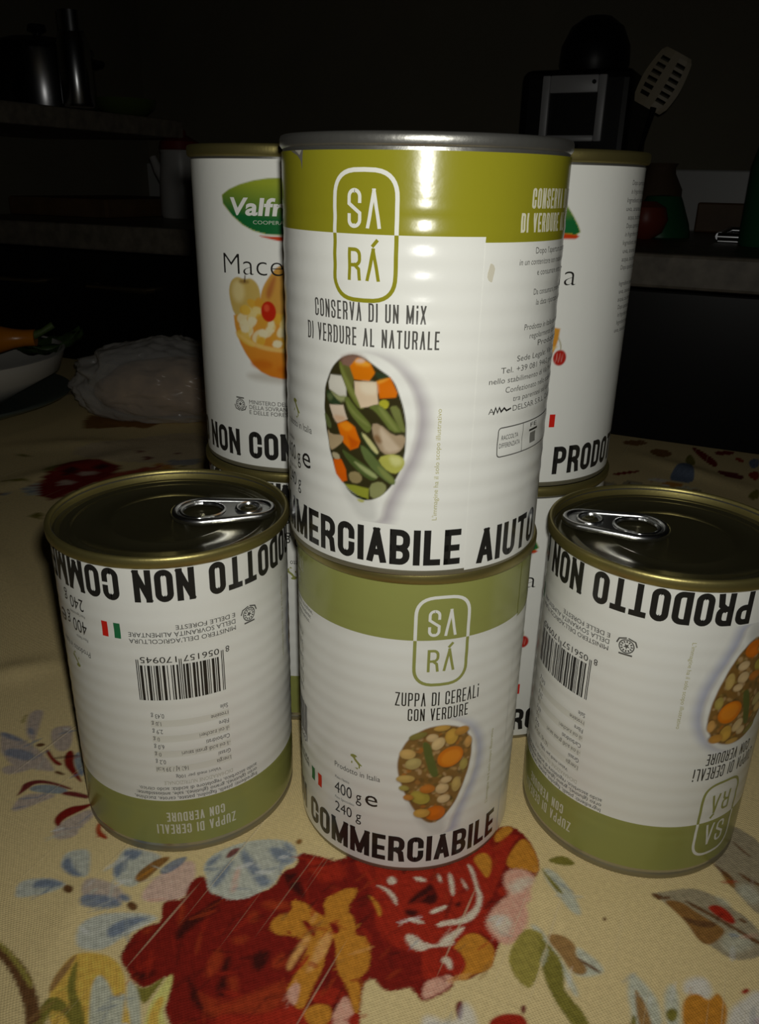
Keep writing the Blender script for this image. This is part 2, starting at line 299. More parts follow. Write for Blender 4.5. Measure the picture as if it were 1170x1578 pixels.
S(5, 'bred', (820,640, 880,620, 960,660, 1020,740, 990,760, 920,720, 860,680), (1045,1210, 1080,1180, 1115,1195, 1080,1225), (1125,1390, 1170,1370, 1200,1421, 1140,1430))
S(5, 'gry', (290,1230, 300,1100, 330,1080, 400,1140, 500,1260, 540,1480, 320,1480, 320,1340), (530,1240, 570,1150, 610,1170, 640,1260, 640,1480, 560,1480), soft=1.0)
S(5, 'whi', (660,1200, 680,1120, 800,1100, 860,1180, 840,1270, 700,1220), (970,1330, 1060,1260, 1170,1180, 1230,1300, 1200,1480, 960,1480), soft=1.2, alpha=.7)
S(5, 'obr', (335,1185, 360,1200, 420,1300, 470,1480, 370,1480))
S(5, 'grn', (540,1350, 580,1310, 630,1330, 620,1400, 570,1410), (320,1360, 350,1370, 350,1480, 310,1480))
S(5, 'gold', (655,1310, 680,1240, 760,1210, 830,1270, 870,1230, 900,1210, 950,1290, 960,1360, 930,1480, 670,1480))
# yellow blossom and stem, lower left
S(1, 'yel', (290,960, 330,880, 400,780, 470,730, 640,740, 720,800, 755,880, 755,1000, 740,1250, 300,1250))
S(1, 'obr', (290,960, 330,870, 430,760, 470,740, 420,830, 350,920, 310,975))
S(1, 'grn', (400,930, 430,830, 470,770, 460,860, 450,960, 500,1060, 520,1250, 450,1250, 410,1010), (230,1070, 300,990, 400,1020, 520,1250, 420,1250, 330,1060, 280,1120, 240,1250, 170,1250), (790,920, 870,960, 1010,860, 930,970, 860,1060, 820,980), rough=.3)
S(1, 'gry', (530,1250, 540,1000, 560,900, 600,860, 650,910, 690,1020, 760,960, 740,1080, 720,1250), (770,880, 830,950, 850,1100, 840,1250, 780,1250, 760,1060))
S(1, 'yel2', (860,1250, 880,1080, 950,960, 1030,850, 1040,900, 1000,1030, 970,1090, 1030,1250))
S(1, 'yel', (880,1200, 900,1080, 970,980, 990,1020, 950,1100, 960,1250), (740,1250, 755,1040, 780,1100, 785,1250), (300,1250, 320,1070, 400,1110, 440,1250))
S(1, 'brn', (-60,640, 0,665, 60,720, 140,800, 190,880, 215,960, 240,1040, 250,1250, 160,1250, 150,1080, 110,950, 60,850, 0,770, -60,730), rough=.4)
S(1, 'grn2', (-60,640, 0,665, 70,730, 170,860, 205,960, 165,930, 90,800, 0,700), rough=.4)
def to_tab(reg, P):
    x0, y0, sc = REG[reg]
    out = []
    for x, y in P:
        q = at_z(x0 + x / sc, y0 + y / sc); out.append((q @ AX * 1000, q @ AN * 1000))
    return np.array(out)
TS = [(to_tab(r, P), c, kw, r) for r, c, P, kw in SHAPES]
# petals fanned under the left can's edge (pale blue blossom with darker strokes)
def fan(P, c, kw): TS.append((to_tab(2, list(zip(P[0::2], P[1::2]))), c, kw, 2))
fan((520,190, 545,130, 640,70, 760,30, 900,10, 1040,20, 1085,80, 1080,150, 990,190, 950,290, 860,330, 780,370, 680,380, 600,345, 550,330, 540,240), 'pale', dict(rough=.4))
for P in ((560,280, 620,200, 700,130, 690,180, 640,260, 590,310), (760,60, 830,150, 900,240, 940,270, 860,310, 800,210, 740,130), (900,60, 1000,60, 1080,120, 1040,160, 960,150), (530,180, 560,130, 640,100, 580,170), (1000,30, 1050,50, 1075,90, 1020,80)):
    fan(P, 'blue', dict(soft=1.1, rough=.5, alpha=.85))
fan((650,120, 690,70, 750,60, 720,100, 670,130), 'mar', dict(alpha=.9))
fan((680,340, 700,230, 740,160, 740,220, 720,320), 'pinkish', dict(soft=1.0))
fan((1070,30, 1100,5, 1120,25, 1095,50), 'tbrn', {})
# the same printed bunch comes back across the cloth
for ox, oy, rot in ((225, 30, 0.5), (-270, 70, -0.4), (40, -190, 2.0), (-330, 250, 0.5), (330, 180, -0.7), (120, 420, 2.3), (-560, -40, 1.2), (480, -90, 0.3), (-180, -230, 2.8), (190, -200, 1.0), (-700, 420, -0.4), (560, 420, 1.9)):
    c, q = math.cos(rot), math.sin(rot)
    for P, col, kw, r in TS:
        if r in (7, 8): continue
        Q = P - np.array([-75, 150]); Q = np.stack([Q[:, 0] * c - Q[:, 1] * q, Q[:, 0] * q + Q[:, 1] * c], 1) + np.array([-75 + ox, 150 + oy])
        if oy > 100: kw = dict(kw, alpha=kw.get('alpha', 1) * 0.9)
        W3 = (Q[:, :1] * AX + Q[:, 1:] * AN) / 1000 + np.array([0, 0, TZ]) - CO; zz = W3 @ fw
        ux, uy = IW / 2 + FPX * (W3 @ rt) / zz, IH / 2 - FPX * (W3 @ up) / zz
        if np.any((zz > 0.02) & (ux > -5) & (ux < IW + 5) & (uy > 770) & (uy < IH + 5)): continue     # this stretch of cloth has its own bunch
        cv.paint(Q, dye(PAL[col]), **kw)
for P, col, kw, r in TS: cv.paint(P, dye(PAL[col]), tex=.16, **kw)
# loose brush strokes inside the printed petals and leaves
rs = random.Random(21)
def stroke_pick(c):
    r, g, b = c
    if r > 5 * g: return ['red', 'dred', 'ora', 'bred', 'red', 'bred', 'dred']
    if b > 0.62 * r and g > 0.8 * r: return ['blue', 'pale', 'blg', 'blue', 'whi']
    if b > 0.42 * r and g < 0.75 * r: return ['pink', 'swirl', 'lil']
    if b < 0.16 * r and g < 0.62 * r: return ['gold', 'gold2', 'tbrn', 'ora']
    if b < 0.30 * r and g > 0.75 * r and r < .3: return ['grn', 'grn2', 'gry', 'obr']
    return None
for _ in range(2600):
    x, y = rs.uniform(-240, 75), rs.uniform(72, 300)
    i, j = np.searchsorted(cv.xs, x), np.searchsorted(cv.ys, y); pk = stroke_pick(cv.C[j, i])
    if not pk: continue
    l_, w_, a_ = rs.uniform(1.4, 5.0), rs.uniform(.3, .9), rs.gauss(1.1, .6)
    cv.ell(x, y, l_, w_, dye(PAL[rs.choice(pk)]), rot=a_, soft=.35, rough=.3, alpha=rs.uniform(.25, .6))
EX, NY = np.meshgrid(exs, nys)
def ridge(x, y, a, b, wd, h):
    ax, ay = a; bx, by = b; dx, dy = bx - ax, by - ay; L = math.hypot(dx, dy)
    t = ((x - ax) * dx + (y - ay) * dy) / L / L; d = ((x - ax) * dy - (y - ay) * dx) / L
    return h * np.exp(-(d / wd) ** 2) * np.clip(1 - np.abs(t - 0.5) * 1.6, 0, 1)
ZC = np.zeros_like(EX)
def en(px, py): q = at_z(px, py); return q @ AX, q @ AN
for a, b, wd, h in ((en(-60, 1052), en(105, 1018), .008, .0022), (en(-40, 760), en(230, 690), .012, .003), (en(40, 950), en(-60, 800), .012, .0025), (en(880, 1470), en(832, 1300), .007, .0012),
                    (en(980, 700), en(1170, 760), .012, .003), (en(0, 690), en(300, 672), .014, .003), (en(1150, 1420), en(1160, 1270), .006, .0012), (en(20, 1560), en(180, 1290), .006, .0007), (en(130, 640), en(330, 690), .01, .002)):
    ZC += ridge(EX, NY, a, b, wd, h)
CANPOS = dict(C=(.0114, .2375), L=(-.0689, .2434), R=(.0939, .2365), BL=(-.0328, .3166), BR=(.052, .3072))
PX = EX * AX[0] + NY * AN[0]; PY = EX * AX[1] + NY * AN[1]
for x, y in CANPOS.values():
    d = np.hypot(PX - x, PY - y); ZC *= np.clip((d - 0.041) / 0.02, 0, 1)
for cx, cy, rr in ((-.425, .748, .125), (-.205, .757, .09)):
    d = np.hypot(PX - cx, PY - cy); ZC *= np.clip((d - rr) / 0.03, 0, 1)
ny_, nx_ = EX.shape
V = np.stack([EX, NY, ZC], -1).reshape(-1, 3)
idx = np.arange(ny_ * nx_).reshape(ny_, nx_)
Fq = np.stack([idx[:-1, :-1], idx[:-1, 1:], idx[1:, 1:], idx[1:, :-1]], -1).reshape(-1, 4)
colv = cv.C.reshape(-1, 3)
# hanging skirt round the table edge
ring = np.concatenate([idx[0, :], idx[1:, -1], idx[-1, -2::-1], idx[-2:0:-1, 0]])
nr = len(ring); rows = [ring]; Vs = [V]; base = len(V); cols = [colv]
for k, drop in enumerate((0.01, 0.06, 0.13, 0.20)):
    r = V[ring].copy(); cx, cy = (E0 + E1) / 2, (N0 + N1) / 2
    ph = np.arange(nr) * 0.03
    out = 0.004 + 0.010 * (k / 3) * (1 + np.sin(ph * 2.1))
    r[:, 0] += np.where(np.isclose(r[:, 0], E1), out, np.where(np.isclose(r[:, 0], E0), -out, 0))
    r[:, 1] += np.where(np.isclose(r[:, 1], N1), out, np.where(np.isclose(r[:, 1], N0), -out, 0))
    r[:, 2] -= drop; Vs.append(r); cols.append(colv[ring]); rows.append(base + np.arange(nr)); base += nr
Fs = [Fq]
for a, b in zip(rows[:-1], rows[1:]): Fs.append(np.stack([a, b, np.roll(b, -1), np.roll(a, -1)], -1))
V = np.concatenate(Vs); F = np.concatenate(Fs); colv = np.concatenate(cols)
me = bpy.data.meshes.new('tablecloth')
me.vertices.add(len(V)); me.vertices.foreach_set('co', V.ravel().astype(np.float32))
me.loops.add(len(F) * 4); me.loops.foreach_set('vertex_index', F.ravel().astype(np.int32))
me.polygons.add(len(F)); me.polygons.foreach_set('loop_start', np.arange(0, len(F) * 4, 4, dtype=np.int32))
me.polygons.foreach_set('use_smooth', np.ones(len(F), bool))
me.update(calc_edges=True)
at = me.color_attributes.new('ink', 'FLOAT_COLOR', 'POINT')
at.data.foreach_set('color', np.concatenate([colv, np.ones((len(colv), 1))], 1).ravel().astype(np.float32))
def cloth_mat():
    m = bpy.data.materials.new('printed_canvas'); m.use_nodes = True; nt = m.node_tree; b = nt.nodes['Principled BSDF']; L = nt.links.new
    b.inputs['Roughness'].default_value = 0.85; b.inputs['Specular IOR Level'].default_value = 0.15
    N = nt.nodes.new
    def math_(op, a, c=None):
        n = N('ShaderNodeMath'); n.operation = op
        for i, v in enumerate((a, c)):
            if v is None: continue
            if isinstance(v, (int, float)): n.inputs[i].default_value = v
            else: L(v, n.inputs[i])
        return n.outputs[0]
    tc = N('ShaderNodeTexCoord'); sp = N('ShaderNodeSeparateXYZ')
    nz = N('ShaderNodeTexNoise'); nz.inputs['Scale'].default_value = 90; L(tc.outputs['Object'], nz.inputs['Vector'])
    wv = N('ShaderNodeVectorMath'); wv.operation = 'SCALE'; wv.inputs['Scale'].default_value = 0.0014; L(nz.outputs['Color'], wv.inputs[0])
    ad = N('ShaderNodeVectorMath'); ad.operation = 'ADD'; L(tc.outputs['Object'], ad.inputs[0]); L(wv.outputs[0], ad.inputs[1])
    L(ad.outputs[0], sp.inputs[0])
    k = 2 * math.pi / 0.00115
    sx = math_('SINE', math_('MULTIPLY', sp.outputs[0], k)); sy = math_('SINE', math_('MULTIPLY', sp.outputs[1], k))
    we = math_('MULTIPLY', sx, sy)
    hgt = math_('ADD', math_('MULTIPLY', we, 0.5), math_('MULTIPLY', math_('ABSOLUTE', sy), 0.4))
    def slub(scx, scy, lo, hi):
        mp = N('ShaderNodeMapping'); mp.inputs['Scale'].default_value = (scx, scy, 1); L(tc.outputs['Object'], mp.inputs['Vector'])
        n = N('ShaderNodeTexNoise'); n.inputs['Scale'].default_value = 1; n.inputs['Detail'].default_value = 1; L(mp.outputs[0], n.inputs['Vector'])
        mr = N('ShaderNodeMapRange'); mr.inputs['From Min'].default_value = lo; mr.inputs['From Max'].default_value = hi; L(n.outputs['Fac'], mr.inputs['Value'])
        return mr.outputs[0]
    s1 = slub(420, 9, 0.69, 0.78)
    s2 = slub(18, 300, 0.66, 0.80)
    a = N('ShaderNodeAttribute'); a.attribute_name = 'ink'
    mx = N('ShaderNodeMix'); mx.data_type = 'RGBA'; L(math_('MULTIPLY', s1, 0.45), mx.inputs['Factor'])
    L(a.outputs['Color'], mx.inputs['A']); mx.inputs['B'].default_value = (0.80, 0.66, 0.42, 1)
    sc = N('ShaderNodeVectorMath'); sc.operation = 'SCALE'; L(mx.outputs['Result'], sc.inputs[0])
    nz2 = N('ShaderNodeTexNoise'); nz2.inputs['Scale'].default_value = 700; L(tc.outputs['Object'], nz2.inputs['Vector'])
    L(math_('ADD', 0.82, math_('MULTIPLY', nz2.outputs['Fac'], 0.36)), sc.inputs['Scale'])
    L(sc.outputs[0], b.inputs['Base Color'])
    bp = N('ShaderNodeBump'); bp.inputs['Strength'].default_value = 0.5; bp.inputs['Distance'].default_value = 0.00035
    L(math_('ADD', hgt, math_('ADD', s1, math_('MULTIPLY', s2, 0.6))), bp.inputs['Height']); L(bp.outputs[0], b.inputs['Normal'])
    return m
tc_o = link('tablecloth', me, None, cloth_mat()); kput(tc_o)
tag(tc_o, 'cream woven tablecloth printed with red roses and blue blossoms', 'tablecloth')

# ------------------------------------------------------------------ tins: stroke lettering, print mapped on to the round label
H, RB = 111.0, 37.8                         # tin height and label radius in mm
DEG = RB * math.pi / 180.0                  # arc length of one degree in mm
RIB = 0.08
def rib(v):                                 # beads rolled into the tin wall, showing through the paper
    e = np.clip((v - 16) / 6, 0, 1) * np.clip((97 - v) / 4, 0, 1)
    return e * RIB * np.cos(2 * np.pi * v / 5.6)
def drib(v): return (rib(v + 0.05) - rib(v - 0.05)) / 0.1
def arc_pts(cx, cy, r, a0, a1, n=5): return [(cx + r * math.cos(a0 + (a1 - a0) * i / n), cy + r * math.sin(a0 + (a1 - a0) * i / n)) for i in range(n + 1)]
PI = math.pi
def glyph(c, x0, x1, y0, y1, rr=None, bar=True):
    w, h = x1 - x0, y1 - y0; r = min(w / 2, h / 4) if rr is None else min(rr, w / 2); ym = y0 + h * 0.47; xm = (x0 + x1) / 2
    TL = lambda: arc_pts(x0 + r, y1 - r, r, PI, PI / 2); TR = lambda: arc_pts(x1 - r, y1 - r, r, PI / 2, 0)
    BR_ = lambda: arc_pts(x1 - r, y0 + r, r, 0, -PI / 2); BL_ = lambda: arc_pts(x0 + r, y0 + r, r, -PI / 2, -PI)
    if c == 'O': return [(TL() + TR() + BR_() + BL_(), True)]
    if c == 'D': return [([(x0, y0), (x0, y1)] + TR() + BR_() + [], True)]
    if c == 'C': return [([(x1, y1 - h * .34)] + TR()[::-1] + TL()[::-1] + BL_()[::-1] + BR_()[::-1] + [(x1, y0 + h * .34)], False)]
    if c == 'U': return [([(x0, y1)] + BL_()[::-1] + BR_()[::-1] + [(x1, y1)], False)]
    if c == 'S':
        q = min(r, (y1 - ym) / 2)
        return [([(x1, y1 - h * .30)] + arc_pts(x1 - q, y1 - q, q, 0, PI / 2) + arc_pts(x0 + q, y1 - q, q, PI / 2, PI) + [(x0, ym + h * .16), (x1, ym - h * .10)] + arc_pts(x1 - q, y0 + q, q, 0, -PI / 2) + arc_pts(x0 + q, y0 + q, q, -PI / 2, -PI) + [(x0, y0 + h * .30)], False)]
    if c in 'PRB':
        q = min(r, (y1 - ym) / 2); bowl = [(x0, y1)] + arc_pts(x1 - q, y1 - q, q, PI / 2, 0) + arc_pts(x1 - q, ym + q, q, 0, -PI / 2) + [(x0, ym)]
        if c == 'P': return [([(x0, y0), (x0, y1)], False), (bowl, False)]
        if c == 'R': return [([(x0, y0), (x0, y1)], False), (bowl, False), ([(x0 + w * .5, ym), (x1 - w * .1, ym - h * .14), (x1, y0)], False)]
        q2 = min(r, (ym - y0) / 2)
        return [([(x0, y0), (x0, y1)], False), (bowl, False), ([(x0, ym)] + arc_pts(x1 - q2, ym - q2, q2, PI / 2, 0) + arc_pts(x1 - q2, y0 + q2, q2, 0, -PI / 2) + [(x0, y0)], False)]
    T = {'T': [((xm, y0), (xm, y1)), ((x0, y1), (x1, y1))], 'N': [((x0, y0), (x0, y1)), ((x0, y1), (x1, y0)), ((x1, y0), (x1, y1))],
         'M': [((x0, y0), (x0, y1)), ((x0, y1), (xm, y0 + h * .05)), ((xm, y0 + h * .05), (x1, y1)), ((x1, y1), (x1, y0))],
         'E': [((x0, y0), (x0, y1)), ((x0, y1), (x1, y1)), ((x0, ym), (x1 - w * .1, ym)), ((x0, y0), (x1, y0))], 'I': [((xm, y0), (xm, y1))], 'i': [((xm, y0), (xm, y0 + h * .7)), ((xm, y1 - h * .06), (xm, y1))],
         'A': [((x0, y0), (xm, y1)), ((xm, y1), (x1, y0))] + ([((x0 + w * .18, y0 + h * .26), (x1 - w * .18, y0 + h * .26))] if bar else []),
         'Á': [((x0, y0), (xm, y1)), ((xm, y1), (x1, y0)), ((xm - w * .02, y1 + h * .16), (xm + w * .28, y1 + h * .30))],
         'L': [((x0, y0), (x0, y1)), ((x0, y0), (x1, y0))], 'V': [((x0, y1), (xm, y0)), ((xm, y0), (x1, y1))], 'Z': [((x0, y1), (x1, y1)), ((x1, y1), (x0, y0)), ((x0, y0), (x1, y0))],
         'X': [((x0, y0), (x1, y1)), ((x0, y1), (x1, y0))]}
    return [(list(p), False) for p in T[c]]
_tcache = {}
def bfont(s, offset=0.0, shear=0.0, res=3):
    key = (s, offset, shear, res)
    if key in _tcache: return _tcache[key]
    c = bpy.data.curves.new('lettering_source', 'FONT'); c.body = s; c.offset = offset; c.shear = shear; c.resolution_u = res; c.fill_mode = 'FRONT'
    o = bpy.data.objects.new('lettering_source', c); COL.objects.link(o)
    dg = bpy.context.evaluated_depsgraph_get(); ev = o.evaluated_get(dg); m = ev.to_mesh()
    V = np.array([(v.co.x, v.co.y) for v in m.vertices]); F = [tuple(p.vertices) for p in m.polygons]
    ev.to_mesh_clear(); bpy.data.objects.remove(o); bpy.data.curves.remove(c)
    _tcache[key] = (V, F); return _tcache[key]
class Art:                                  # flat print in label coordinates: u = arc mm from the front, v = mm from the foot
    def __init__(s): s.V = []; s.F = []; s.c = []
    def poly(s, P, col):
        b = len(s.V); s.V += [tuple(p) for p in P]; s.F.append(tuple(range(b, b + len(P)))); s.c.append(tuple(col))
    def rect(s, u0, u1, v0, v1, col): s.poly([(u0, v0), (u1, v0), (u1, v1), (u0, v1)], col)
    def stroke(s, P, t, col, closed=False, cap=True, lim=None, tv=None):
        P = np.asarray(P, float); n = len(P)
        if closed is False and cap:
            d = P[0] - P[1]; P[0] = P[0] + d / np.hypot(*d) * t / 2; d = P[-1] - P[-2]; P[-1] = P[-1] + d / np.hypot(*d) * t / 2
        Lf, Rf = [], []
        for i in range(n):
            a = P[i - 1] if (closed or i > 0) else None; b = P[(i + 1) % n] if (closed or i < n - 1) else None
            ds = [x / max(np.hypot(*x), 1e-9) for x in ([P[i] - a] if a is not None else []) + ([b - P[i]] if b is not None else [])]
            ns = [np.array([-d[1], d[0]]) for d in ds]; m = sum(ns); m = m / max(np.hypot(*m), 1e-9); k = min(1 / max(m @ ns[0], 0.4), 1.6)
            Lf.append(P[i] + m * k * t / 2); Rf.append(P[i] - m * k * t / 2)
        for i in range(n if closed else n - 1):
            j = (i + 1) % n; Q = [Lf[i], Rf[i], Rf[j], Lf[j]]
            if lim: Q = [(x, min(max(y, lim[0]), lim[1])) for x, y in Q]
            s.poly(Q[::-1], col)
    def caps(s, txt, u0, u1, v0, v1, t, col, gap=0.28, bar=True, rr=None, slant=0.0):
        W = {' ': .55, 'I': .0, 'i': .0, 'M': 1.32, 'L': .85, 'E': .85, 'T': .95}
        n = len(txt); tot = sum(W.get(c, 1.0) for c in txt) ; ni = sum(1 for c in txt if c in 'Ii')
        A = (u1 - u0 - ni * t) / (tot + gap * (n - 1)); x = u0
        for c in txt:
            wd = W.get(c, 1.0) * A if c not in 'Ii' else t
            if c != ' ':
                pol = glyph(c, x + t / 2, x + wd - t / 2, v0 + t / 2, v1 - t / 2, rr, bar)
                for P, cl in pol: s.stroke(P, t, col, cl, lim=(v0, v1) if c != 'Á' else (v0, v1 + 9))
            x += wd + gap * A
    def text(s, txt, u0, v0, size=None, u1=None, sx=None, col=(0.03, 0.03, 0.03), rot=0, align='l', **kw):
        V, F = bfont(txt, **kw)
        if len(V) == 0: return
        sy = size / 0.70 if size else None; wd = np.ptp(V[:, 0])
        if u1 is not None: ax = (u1 - u0) / wd
        else: ax = sy * (sx or 0.8)
        if sy is None: sy = ax / (sx or 0.8)
        Q = np.stack([(V[:, 0] - V[:, 0].min()) * ax, V[:, 1] * sy], 1)
        if align == 'r': Q[:, 0] -= wd * ax
        if rot == 90: Q = np.stack([-Q[:, 1], Q[:, 0]], 1)
        b = len(s.V); s.V += [(u0 + x, v0 + y) for x, y in Q]
        for f in F: s.F.append(tuple(i + b for i in f)); s.c.append(tuple(col))
    def build(s, name, off=0.06, du=2.2, dv=0.8):
        bm = bmesh.new(); ly = bm.faces.layers.int.new('ci'); vs = [bm.verts.new((x, y, 0)) for x, y in s.V]
        pal = {}; 
        for f, c in zip(s.F, s.c):
            try: fc = bm.faces.new([vs[i] for i in f]); fc[ly] = pal.setdefault(c, len(pal))
            except ValueError: pass
        A = np.array(s.V)
        for k in range(int(math.ceil(A[:, 0].min() / du)), int(A[:, 0].max() / du) + 1):
            bmesh.ops.bisect_plane(bm, geom=bm.verts[:] + bm.edges[:] + bm.faces[:], plane_co=(k * du, 0, 0), plane_no=(1, 0, 0))
        if A[:, 1].max() > 15 :
            for k in range(int(math.ceil(max(A[:, 1].min(), 15) / dv)), int(min(A[:, 1].max(), 98) / dv) + 1):
                bmesh.ops.bisect_plane(bm, geom=bm.verts[:] + bm.edges[:] + bm.faces[:], plane_co=(0, k * dv, 0), plane_no=(0, 1, 0))
        bm.verts.index_update()
        UV = np.array([(v.co.x, v.co.y) for v in bm.verts]); F = []; C = []; inv = {i: c for c, i in pal.items()}
        for f in bm.faces:
            if f.calc_area() < 1e-7: continue
            F.append([v.index for v in f.verts] if f.normal.z >= 0 else [v.index for v in f.verts][::-1]); C.append(inv[f[ly]])
        bm.free()
        return wrap(name, UV, F, C, off)
def wrap(name, UV, F, C, off, vcol=None):
    a = UV[:, 0] / RB; v = UV[:, 1]; r = (RB + rib(v) + off) / 1000
    P = np.stack([r * np.sin(a), -r * np.cos(a), v / 1000], 1)
    nn = np.stack([np.sin(a), -np.cos(a), -drib(v)], 1); nn /= np.linalg.norm(nn, axis=1)[:, None]
    me = bpy.data.meshes.new(name); me.from_pydata(P.tolist(), [], F); me.update()
    me.polygons.foreach_set('use_smooth', np.ones(len(me.polygons), bool))
    used = np.zeros(len(me.loops), np.int32); me.loops.foreach_get('vertex_index', used)
    at = me.color_attributes.new('ink', 'FLOAT_COLOR', 'CORNER')
    if vcol is None:
        tot = np.zeros(len(me.polygons), np.int32); me.polygons.foreach_get('loop_total', tot); cc = np.repeat(np.array(C, float), tot, axis=0)
    else: cc = vcol[used]
    at.data.foreach_set('color', np.concatenate([cc, np.ones((len(cc), 1))], 1).ravel().astype(np.float32))
    me.normals_split_custom_set_from_vertices(nn.tolist())
    return me
def raster(name, cv, mask, off):
    X, Y = np.meshgrid(cv.xs, cv.ys); ny, nx = X.shape; idx = np.arange(ny * nx).reshape(ny, nx)
    keep = (mask[:-1, :-1] | mask[1:, 1:] | mask[1:, :-1] | mask[:-1, 1:])
    Q = np.stack([idx[:-1, :-1], idx[:-1, 1:], idx[1:, 1:], idx[1:, :-1]], -1)[keep]
    u = np.unique(Q); mp = np.full(ny * nx, -1); mp[u] = np.arange(len(u))
    UV = np.stack([X.ravel()[u], Y.ravel()[u]], 1)
    return wrap(name, UV, mp[Q].tolist(), None, off, cv.C.reshape(-1, 3)[u])

WHITE = (0.765, 0.77, 0.725); INK = (0.020, 0.019, 0.017); GREY = (0.09, 0.088, 0.08)
GREEN_Z = (0.285, 0.30, 0.085); GREEN_V = (0.27, 0.255, 0.016)
M_paper = mat('label_paper', rough=0.22, attr='ink', bump=0.10, bscale=120, spec=0.42)
M_gold = mat('gold_lacquer', (0.34, 0.29, 0.105), 0.40, 0.85, bump=0.05, bscale=900)
M_lid = mat('lid_lacquer', (0.095, 0.086, 0.045), 0.17, 0.72, bump=0.06, bscale=250)
M_silver = mat('tin_silver', (0.46, 0.455, 0.42), 0.32, 0.9, bump=0.08, bscale=500)
M_tab = mat('tab_steel', (0.72, 0.73, 0.74), 0.24, 1.0, bump=0.05, bscale=300)
U = lambda a: a * DEG
def paper(name, v0, v1, bands, off=0.0, a0=-180, a1=180):
    vs = sorted(set(list(np.arange(v0, v1, 0.7)) + [v1] + [b for b, _, _ in bands if v0 < b < v1])); n = max(4, int((a1 - a0) / 3)); aa = np.linspace(a0, a1, n + 1)
    UV = np.array([(U(a), v) for v in vs for a in aa]); F = []; C = []
    for j in range(len(vs) - 1):
        c = WHITE
        for b0, b1, col in bands:
            if b0 - 1e-6 <= (vs[j] + vs[j + 1]) / 2 <= b1: c = col
        for i in range(n): q = j * (n + 1) + i; F.append((q, q + 1, q + n + 2, q + n + 1)); C.append(c)
    return wrap(name, UV, F, C, off)
def badge(A, a, green, vg=88.7):
    for sd in (0, 1):
        col = WHITE if sd else green
        hw = U(12.1); T = np.linspace(0, PI, 19)
        vs, hh = (96.6, 6.2) if sd else (79.6, -6.2)
        arch = [(U(a) - hw * np.sign(math.cos(t)) * abs(math.cos(t)) ** .62, vs + hh * math.sin(t) ** .85) for t in T]
        P = [(U(a) - hw, vg)] + arch + [(U(a) + hw, vg)]
        A.stroke(P, 1.0, col, cap=False)
    A.caps('SA', U(a - 6.6), U(a + 6.4), 90.0, 98.8, 0.85, WHITE, gap=.35, bar=False, rr=2)
    A.caps('RÁ', U(a - 6.3), U(a + 6.4), 78.0, 85.6, 0.85, green, gap=.35, bar=False, rr=2)
def italy(A, u, v, s, col):
    B = [(0, 3.0), (.7, 3.3), (1.5, 3.2), (1.9, 2.8), (1.3, 2.5), (1.4, 2.1), (2.1, 1.4), (2.7, .9), (3.3, .5), (3.1, .2), (2.9, .45), (2.7, .1), (2.75, -.3), (2.4, -.75), (2.3, -.3), (2.35, .2), (1.9, .7), (1.2, 1.3), (.75, 2.0), (.3, 2.3), (-.1, 2.4)]
    A.poly([(u + x * s, v + y * s) for x, y in B[::-1]], col); A.poly([(u + x * s, v + y * s) for x, y in ((1.2, -.7), (2.2, -.55), (2.0, -1.1))][::-1], col); A.poly([(u + x * s, v + y * s) for x, y in ((.1, .3), (.5, .3), (.5, 1.0), (.15, .9))][::1], col)
def ean(code):
    Lc = ['0001101', '0011001', '0010011', '0111101', '0100011', '0110001', '0101111', '0111011', '0110111', '0001011']; Rc = [''.join('10'[int(b)] for b in x) for x in Lc]; Gc = [x[::-1] for x in Rc]
    par = ['LLLLLL', 'LLGLGG', 'LLGGLG', 'LLGGGL', 'LGLLGG', 'LGGLLG', 'LGGGLL', 'LGLGLG', 'LGLGGL', 'LGGLGL'][int(code[0])]
    return '101' + ''.join((Lc if p == 'L' else Gc)[int(d)] for p, d in zip(par, code[1:7])) + '01010' + ''.join(Rc[int(d)] for d in code[7:]) + '101'
def emblem(A, u, v, r, col):
    A.stroke([(u + r * math.cos(t), v + r * math.sin(t)) for t in np.linspace(0, 2 * PI, 20, endpoint=False)], r * .16, col, True)
    for k in range(12):
        t = k * PI / 6; A.stroke([(u + r * .55 * math.cos(t), v + r * .55 * math.sin(t)), (u + r * .85 * math.cos(t), v + r * .85 * math.sin(t))], r * .2, col, cap=False)
    A.poly([(u + r * (.5 if k % 2 == 0 else .2) * math.sin(k * PI / 5), v + r * (.5 if k % 2 == 0 else .2) * math.cos(k * PI / 5)) for k in range(10)][::-1], col)
    for sd in (-1, 1): A.stroke([(u + sd * r * .2, v - r * 1.25), (u + sd * r * 1.1, v - r * .95), (u + sd * r * 1.35, v - r * .3)], r * .2, col)
    A.stroke([(u - r * .8, v + r * 1.25), (u + r * .8, v + r * 1.25)], r * .25, col)
FR, FG = (0.62, 0.02, 0.012), (0.02, 0.16, 0.06)
def parts_common(out, nm, fn, off=0.07):
    A = Art(); fn(A); out.append((nm, A.build(nm, off)))

